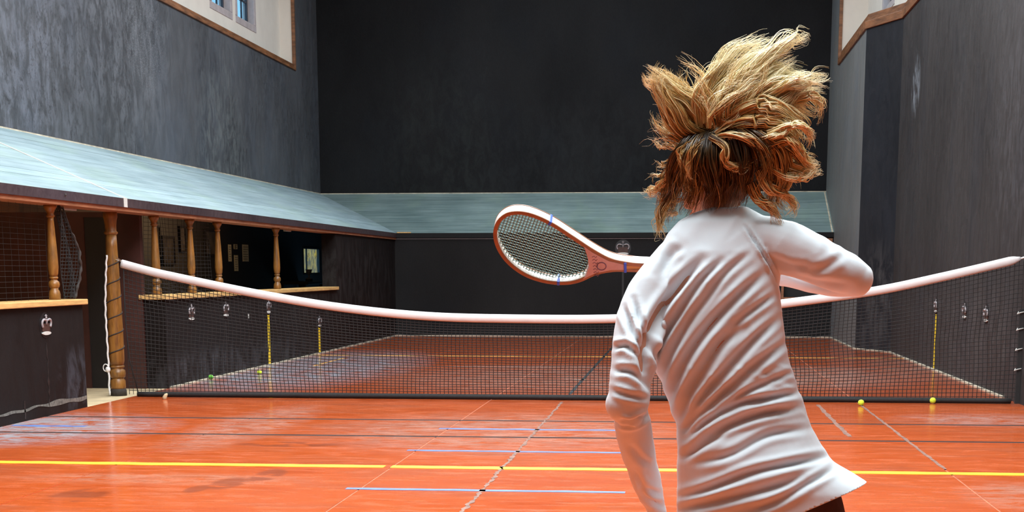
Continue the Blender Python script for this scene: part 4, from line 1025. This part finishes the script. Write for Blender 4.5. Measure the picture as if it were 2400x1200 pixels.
# over the skull, falling to the nape; shade put into the dark tones
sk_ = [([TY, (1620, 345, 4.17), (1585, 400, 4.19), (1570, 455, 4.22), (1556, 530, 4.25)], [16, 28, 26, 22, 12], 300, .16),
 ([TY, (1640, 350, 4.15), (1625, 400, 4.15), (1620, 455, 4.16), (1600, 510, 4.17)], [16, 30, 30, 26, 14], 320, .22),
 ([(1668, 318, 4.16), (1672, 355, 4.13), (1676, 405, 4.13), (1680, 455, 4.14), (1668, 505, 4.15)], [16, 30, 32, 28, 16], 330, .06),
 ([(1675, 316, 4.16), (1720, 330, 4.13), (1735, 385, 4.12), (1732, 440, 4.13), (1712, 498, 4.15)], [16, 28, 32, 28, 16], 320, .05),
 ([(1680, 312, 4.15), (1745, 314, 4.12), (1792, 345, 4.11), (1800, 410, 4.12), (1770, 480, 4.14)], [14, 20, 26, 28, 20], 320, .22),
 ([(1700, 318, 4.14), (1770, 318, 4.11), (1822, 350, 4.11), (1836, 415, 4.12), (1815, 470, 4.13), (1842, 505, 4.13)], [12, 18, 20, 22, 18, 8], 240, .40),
 ([(1670, 325, 4.13), (1715, 318, 4.11), (1762, 326, 4.10), (1790, 352, 4.10), (1798, 380, 4.10)], [8, 10, 10, 8, 5], 110, .70),
 ([(1655, 330, 4.14), (1628, 352, 4.13), (1614, 398, 4.13), (1634, 450, 4.14)], [8, 9, 9, 5], 90, .62),
 ([(1650, 325, 4.15), (1600, 352, 4.15), (1602, 385, 4.14), (1618, 420, 4.14)], [8, 10, 8, 5], 70, .6),
 ([(1780, 400, 4.12), (1802, 440, 4.11), (1842, 458, 4.12), (1862, 486, 4.12), (1848, 502, 4.12)], [12, 12, 8, 6, 4], 80, .66),
 ([(1760, 430, 4.12), (1780, 470, 4.12), (1810, 490, 4.11), (1832, 540, 4.11)], [14, 12, 8, 4], 90, .5),
 ([(1590, 400, 4.2), (1556, 430, 4.21), (1530, 450, 4.22), (1508, 458, 4.22)], [10, 10, 8, 5], 50, .66),
 ([(1575, 450, 4.22), (1552, 490, 4.22), (1545, 530, 4.22), (1556, 560, 4.22)], [12, 12, 10, 6], 80, .62),
 ([(1665, 320, 4.12), (1700, 345, 4.10), (1700, 380, 4.10), (1730, 395, 4.10), (1760, 385, 4.10)], [8, 8, 7, 6, 5], 70, .5)]
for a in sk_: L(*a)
for i in range(30):      # thin secondary locks breaking up the mass
    a = rng.uniform(-.25, 1.15)*PI*.62+.12; l_ = rng.uniform(90, 235)*(1 if a < 2.1 else .75); bend = rng.uniform(-1.0, .7)
    u0, v0 = 1672+rng.uniform(-14, 50), 305-rng.uniform(-12, 30); y_ = rng.uniform(4.11, 4.2)
    pts = [(u0+l_*t*math.cos(a+bend*t), v0-l_*t*math.sin(a+bend*t), y_) for t in (0, .33, .66, 1)]
    lock(pts, [6, 9, 9, 5], 22, rng.uniform(.55, 1.0), r0=.0010, steps=5)
for i in range(12):
    u0, v0 = rng.uniform(1760, 1830), rng.uniform(300, 450); a = rng.uniform(-.9, .9); l_ = rng.uniform(50, 100); bend = rng.uniform(-2.2, 2.2)
    pts = [(u0+l_*t*math.cos(a+bend*t), v0-l_*t*math.sin(a+bend*t), 4.12) for t in (0, .33, .66, 1)]
    lock(pts, [5, 6, 5, 3], 16, rng.uniform(.4, .8), r0=.0010, steps=5)
for i in range(12):
    u0, v0 = rng.uniform(1565, 1600), rng.uniform(330, 500); a = PI-rng.uniform(-.9, .9); l_ = rng.uniform(30, 62); bend = rng.uniform(-1.6, 1.6)
    pts = [(u0+l_*t*math.cos(a+bend*t), v0-l_*t*math.sin(a+bend*t), 4.22) for t in (0, .33, .66, 1)]
    lock(pts, [5, 6, 5, 3], 12, rng.uniform(.4, .8), r0=.0009, steps=5)
for i in range(70):     # stray hairs
    a = rng.uniform(-PI*.05, PI*1.1); u0, v0 = 1680+100*math.cos(a)*rng.uniform(.5, 1), 330-70*math.sin(a)
    l_ = rng.uniform(50, 160); bend = rng.uniform(-.9, .9)
    pts = [(u0+l_*t*math.cos(a+bend*t), v0-l_*t*math.sin(a+bend*t), 4.18+.05*t) for t in (0, .35, .7, 1)]
    lock(pts, [2, 2, 3, 4], 2, .8, r0=.0007, steps=4)
V = []; Fc = []; T = []; nv = 0
for P, r, tone in strands:
    P = np.array(P); n = len(P); tg = np.gradient(P, axis=0); tg /= np.linalg.norm(tg, axis=1)[:, None]+1e-9
    ref = np.array([0.3, 0.9, 0.3]); x = np.cross(tg, ref); x /= np.linalg.norm(x, axis=1)[:, None]+1e-9; y = np.cross(tg, x)
    rad = r*np.interp(np.linspace(0, 1, n), [0, .1, .6, 1], [.8, 1, .9, .15])
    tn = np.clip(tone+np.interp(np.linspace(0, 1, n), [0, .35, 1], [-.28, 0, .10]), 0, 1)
    ring = np.stack([P+(x*math.cos(a)+y*math.sin(a))*rad[:, None] for a in (0, 2.094, 4.189)], 1).reshape(-1, 3)
    V.append(ring); T.append(np.repeat(tn, 3))
    i = np.arange(n-1)[:, None]*3+nv
    for j in range(3):
        k2 = (j+1) % 3; Fc.append(np.concatenate([i+j, i+k2, i+3+k2, i+3+j], 1))
    nv += n*3
V = np.concatenate(V); Fc = np.concatenate(Fc); T = np.concatenate(T)
V -= np.array(player.location)
me = bpy.data.meshes.new('hair'); me.vertices.add(len(V)); me.vertices.foreach_set('co', V.ravel().astype('f'))
me.loops.add(len(Fc)*4); me.loops.foreach_set('vertex_index', Fc.ravel().astype('i'))
me.polygons.add(len(Fc)); me.polygons.foreach_set('loop_start', (np.arange(len(Fc))*4).astype('i'))
me.update(); me.validate()
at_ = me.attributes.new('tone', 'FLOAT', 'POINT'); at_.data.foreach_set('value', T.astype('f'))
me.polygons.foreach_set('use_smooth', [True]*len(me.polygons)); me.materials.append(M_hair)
hair = bpy.data.objects.new('hair', me); C.objects.link(hair); hair.parent = player; hair['kind'] = 'stuff'
M_scalp = flat('hair_undercoat', (.13, .06, .018), .7, .5, 60, streak=(1, 1, .2))
MB().ell(H(0, -.022, .030), (.083, .098, .088), HR, 24, 16).ell(H(0, -.045, -.03), (.066, .062, .060), HR, 20, 12).build('scalp_hair', M_scalp, hair, True)
for s_ in (0,):
    tb = at(*TY); MB().tube([tb+Vector((.022*math.cos(a), -.005, .016*math.sin(a))) for a in np.linspace(0, 2*PI, 16)], .006, 8).build('hair_tie', M_picframe, player, True)

# ------------------------------------------------------------------ racket
M_ash = flat('pale_ash_frame', (.80, .76, .68), .35, .06, 20); M_rim = flat('tan_rim_lamination', (.27, .105, .04), .35, .2, 30)
M_bluewrap = flat('blue_binding', (.02, .10, .62), .4, .1, 30); M_pink = flat('rosy_throat_wood', (.50, .30, .27), .4, .12, 25)
M_grip = flat('orange_handle_wood', (.50, .22, .05), .4, .2, 20, streak=(.3, 3, 3)); M_string = flat('pale_green_string', (.13, .25, .205), .5, .1, 60)
M_mark = flat('stamped_mark', (.16, .07, .12), .5, .3, 60)
RY = 4.395; TH = math.radians(37)
org = at(1735, 624, RY); sc_ = (at(1736, 624, RY)-org).length
ea = (at(1435, 622, RY)-at(1735, 624, RY)).normalized(); eb = Vector((0, -math.sin(TH), math.cos(TH))); eb = (eb-ea*eb.dot(ea)).normalized(); en = eb.cross(ea).normalized()
if en.y > 0: en = -en
def rk(u, v, d=0.0):      # point in the racket's own plane from its outline, d = offset out of the plane
    return org+ea*((1735-u)*sc_)+eb*((624-v)*sc_/math.cos(TH))+en*d
racket = thing('racket', 'wooden lopsided court racket with pale frame and blue bindings, held by the player', 'racket', org)
HT_ = .0175      # half depth of frame
path = [(1530, 618), (1465, 611), (1425, 602), (1385, 581), (1340, 552), (1290, 521), (1240, 501), (1200, 500), (1172, 517), (1160, 546), (1166, 580), (1188, 613), (1225, 640), (1270, 655), (1315, 659), (1352, 653), (1392, 636), (1430, 628), (1465, 627), (1530, 629)]
pc = cr([rk(u, v) for u, v in path], 7)
def lath(P, w, d0, d1, name, mat, parent=racket, closed=False):
    """bent strip of width w in the racket plane, from d0 to d1 across it"""
    n = len(P); vs = []; fs = []
    ws = w if isinstance(w, (list, np.ndarray)) else [w]*n
    for i, p in enumerate(P):
        t = (P[min(i+1, n-1)]-P[max(i-1, 0)]).normalized(); s2 = t.cross(en).normalized()*ws[i]/2
        vs += [p+s2+en*d0, p+s2+en*d1, p-s2+en*d1, p-s2+en*d0]
    for i in range(n-1):
        for q in range(4): r2 = (q+1) % 4; fs.append((i*4+q, i*4+4+q, i*4+4+r2, i*4+r2))
    fs += [(0, 1, 2, 3), (n*4-1, n*4-2, n*4-3, n*4-4)]
    return MB().add(vs, fs).build(name, mat, parent, False, bevel=.0015)
lath(pc, .0105, -HT_+.004, HT_-.004, 'frame', M_ash)
lath(pc, .0112, HT_-.004, HT_, 'front_rim', M_rim); lath(pc, .0112, -HT_, -HT_+.004, 'back_rim', M_rim)
# throat wedge
tw = [(1462, 613), (1425, 605), (1388, 586), (1368, 572), (1376, 598), (1378, 618), (1370, 640), (1362, 648), (1392, 634), (1430, 626), (1462, 625)]
n = len(tw); vs = [rk(u, v, HT_+.001) for u, v in tw]+[rk(u, v, -HT_-.001) for u, v in tw]
th_ = MB().add(vs, [tuple(range(n)), tuple(range(n, 2*n))[::-1]]+[(i, (i+1) % n, (i+1) % n+n, i+n) for i in range(n)]).build('throat', M_pink, racket)
cc = rk(1408, 617, HT_+.0015)
MB().tube([cc+ea*(.013*math.cos(a))+eb*(.013*math.sin(a)) for a in np.linspace(0, 2*PI, 30)], .0014, 6).build('round_stamp', M_mark, th_, True)
mk = MB()
for i in range(7):
    a = rk(1386+i*.6, 596+i*7.2, HT_+.0012); mk.tube([a, a+ea*-.006+eb*.004, a+ea*-.010-eb*.002, a+ea*-.014+eb*.003], .0009, 5)
mk.build('lettering', M_mark, th_)
# handle
hp = [rk(1735, 624), rk(1700, 624), rk(1600, 624), rk(1530, 624), rk(1500, 623), rk(1466, 620)]
m = MB(); vs = []; fs = []
ws = [.036, .034, .030, .027, .026, .026]; ds = [.030, .029, .027, .026, .030, .034]
for p, w_, d_ in zip(hp, ws, ds):
    for q in range(8):
        a = PI/8+q*PI/4; vs.append(p+eb*(math.cos(a)*w_*.54)+en*(math.sin(a)*d_*.54))
for i in range(len(hp)-1):
    for q in range(8): r2 = (q+1) % 8; fs.append((i*8+q, i*8+r2, i*8+8+r2, i*8+8+q))
fs += [tuple(range(8))[::-1], tuple(range(40, 48))]
m.add(vs, fs); m.build('handle', M_grip, racket, bevel=.001)
MB().add([rk(u, v, d) for d in (-HT_+.002, HT_-.002) for u, v in ((1455, 608.5), (1560, 613), (1560, 616.5), (1455, 613.5))], [(0, 1, 2, 3), (7, 6, 5, 4), (0, 4, 5, 1), (1, 5, 6, 2), (2, 6, 7, 3), (3, 7, 4, 0)]).build('handle_top_lath', M_ash, racket)
MB().tube([rk(1743, 624), rk(1728, 624)], [.021, .020], 12).build('butt_cap', M_shoe, racket, True)
# blue bindings
def binding(u, v, idx_near, w_=.013, d_=HT_+.0012, L_=.004, nm='blue_binding'):
    i = min(range(len(pc)), key=lambda q: (pc[q]-rk(u, v)).length); t = (pc[min(i+1, len(pc)-1)]-pc[i-1]).normalized()
    lath([pc[i]-t*L_, pc[i]+t*L_], w_, -d_, d_, nm, M_bluewrap)
binding(1290, 521, 0); binding(1300, 658, 0)
hb = rk(1464, 620); lath([hb-ea*.004, hb+ea*.004], .034, -HT_-.003, HT_+.003, 'blue_binding', M_bluewrap)
# strings, clipped to the hoop
inner = [rk(u, v) for u, v in [(1376, 578), (1340, 556), (1290, 526), (1240, 506), (1202, 505), (1176, 520), (1165, 546), (1170, 578), (1191, 609), (1227, 635), (1270, 650), (1315, 654), (1350, 648), (1374, 640), (1379, 618)]]
pin = cr(inner+[inner[0]], 6); poly = [((p-org).dot(ea), (p-org).dot(eb)) for p in pin]
def clip(o_, d_):
    hits = []
    for i in range(len(poly)-1):
        x1, y1 = poly[i]; x2, y2 = poly[i+1]; ex, ey = x2-x1, y2-y1; den = d_[0]*ey-d_[1]*ex
        if abs(den) < 1e-9: continue
        t = ((x1-o_[0])*ey-(y1-o_[1])*ex)/den; s2 = ((x1-o_[0])*d_[1]-(y1-o_[1])*d_[0])/den
        if 0 <= s2 < 1: hits.append(t)
    return (min(hits), max(hits)) if len(hits) >= 2 else None
cxm = sum(p[0] for p in poly)/len(poly); cym = sum(p[1] for p in poly)/len(poly)
ang0 = math.radians(20); d1 = (math.cos(ang0), math.sin(ang0)); d2 = (-math.sin(ang0), math.cos(ang0))
ns = 0
for fam, (d_, e_) in enumerate(((d1, d2), (d2, d1))):
    for q in range(-26, 27):
        o_ = (cxm+e_[0]*q*.0088, cym+e_[1]*q*.0088); h_ = clip(o_, d_)
        if not h_ or h_[1]-h_[0] < .02: continue
        N = max(6, int((h_[1]-h_[0])/.0088)); P = []
        for i in range(N+1):
            t = h_[0]+(h_[1]-h_[0])*i/N; wv = .0010*(1 if (i+q+fam) % 2 else -1)
            P.append(org+ea*(o_[0]+d_[0]*t)+eb*(o_[1]+d_[1]*t)+en*wv)
        MB().tube(P, .0014, 5).build('string', M_string, racket)
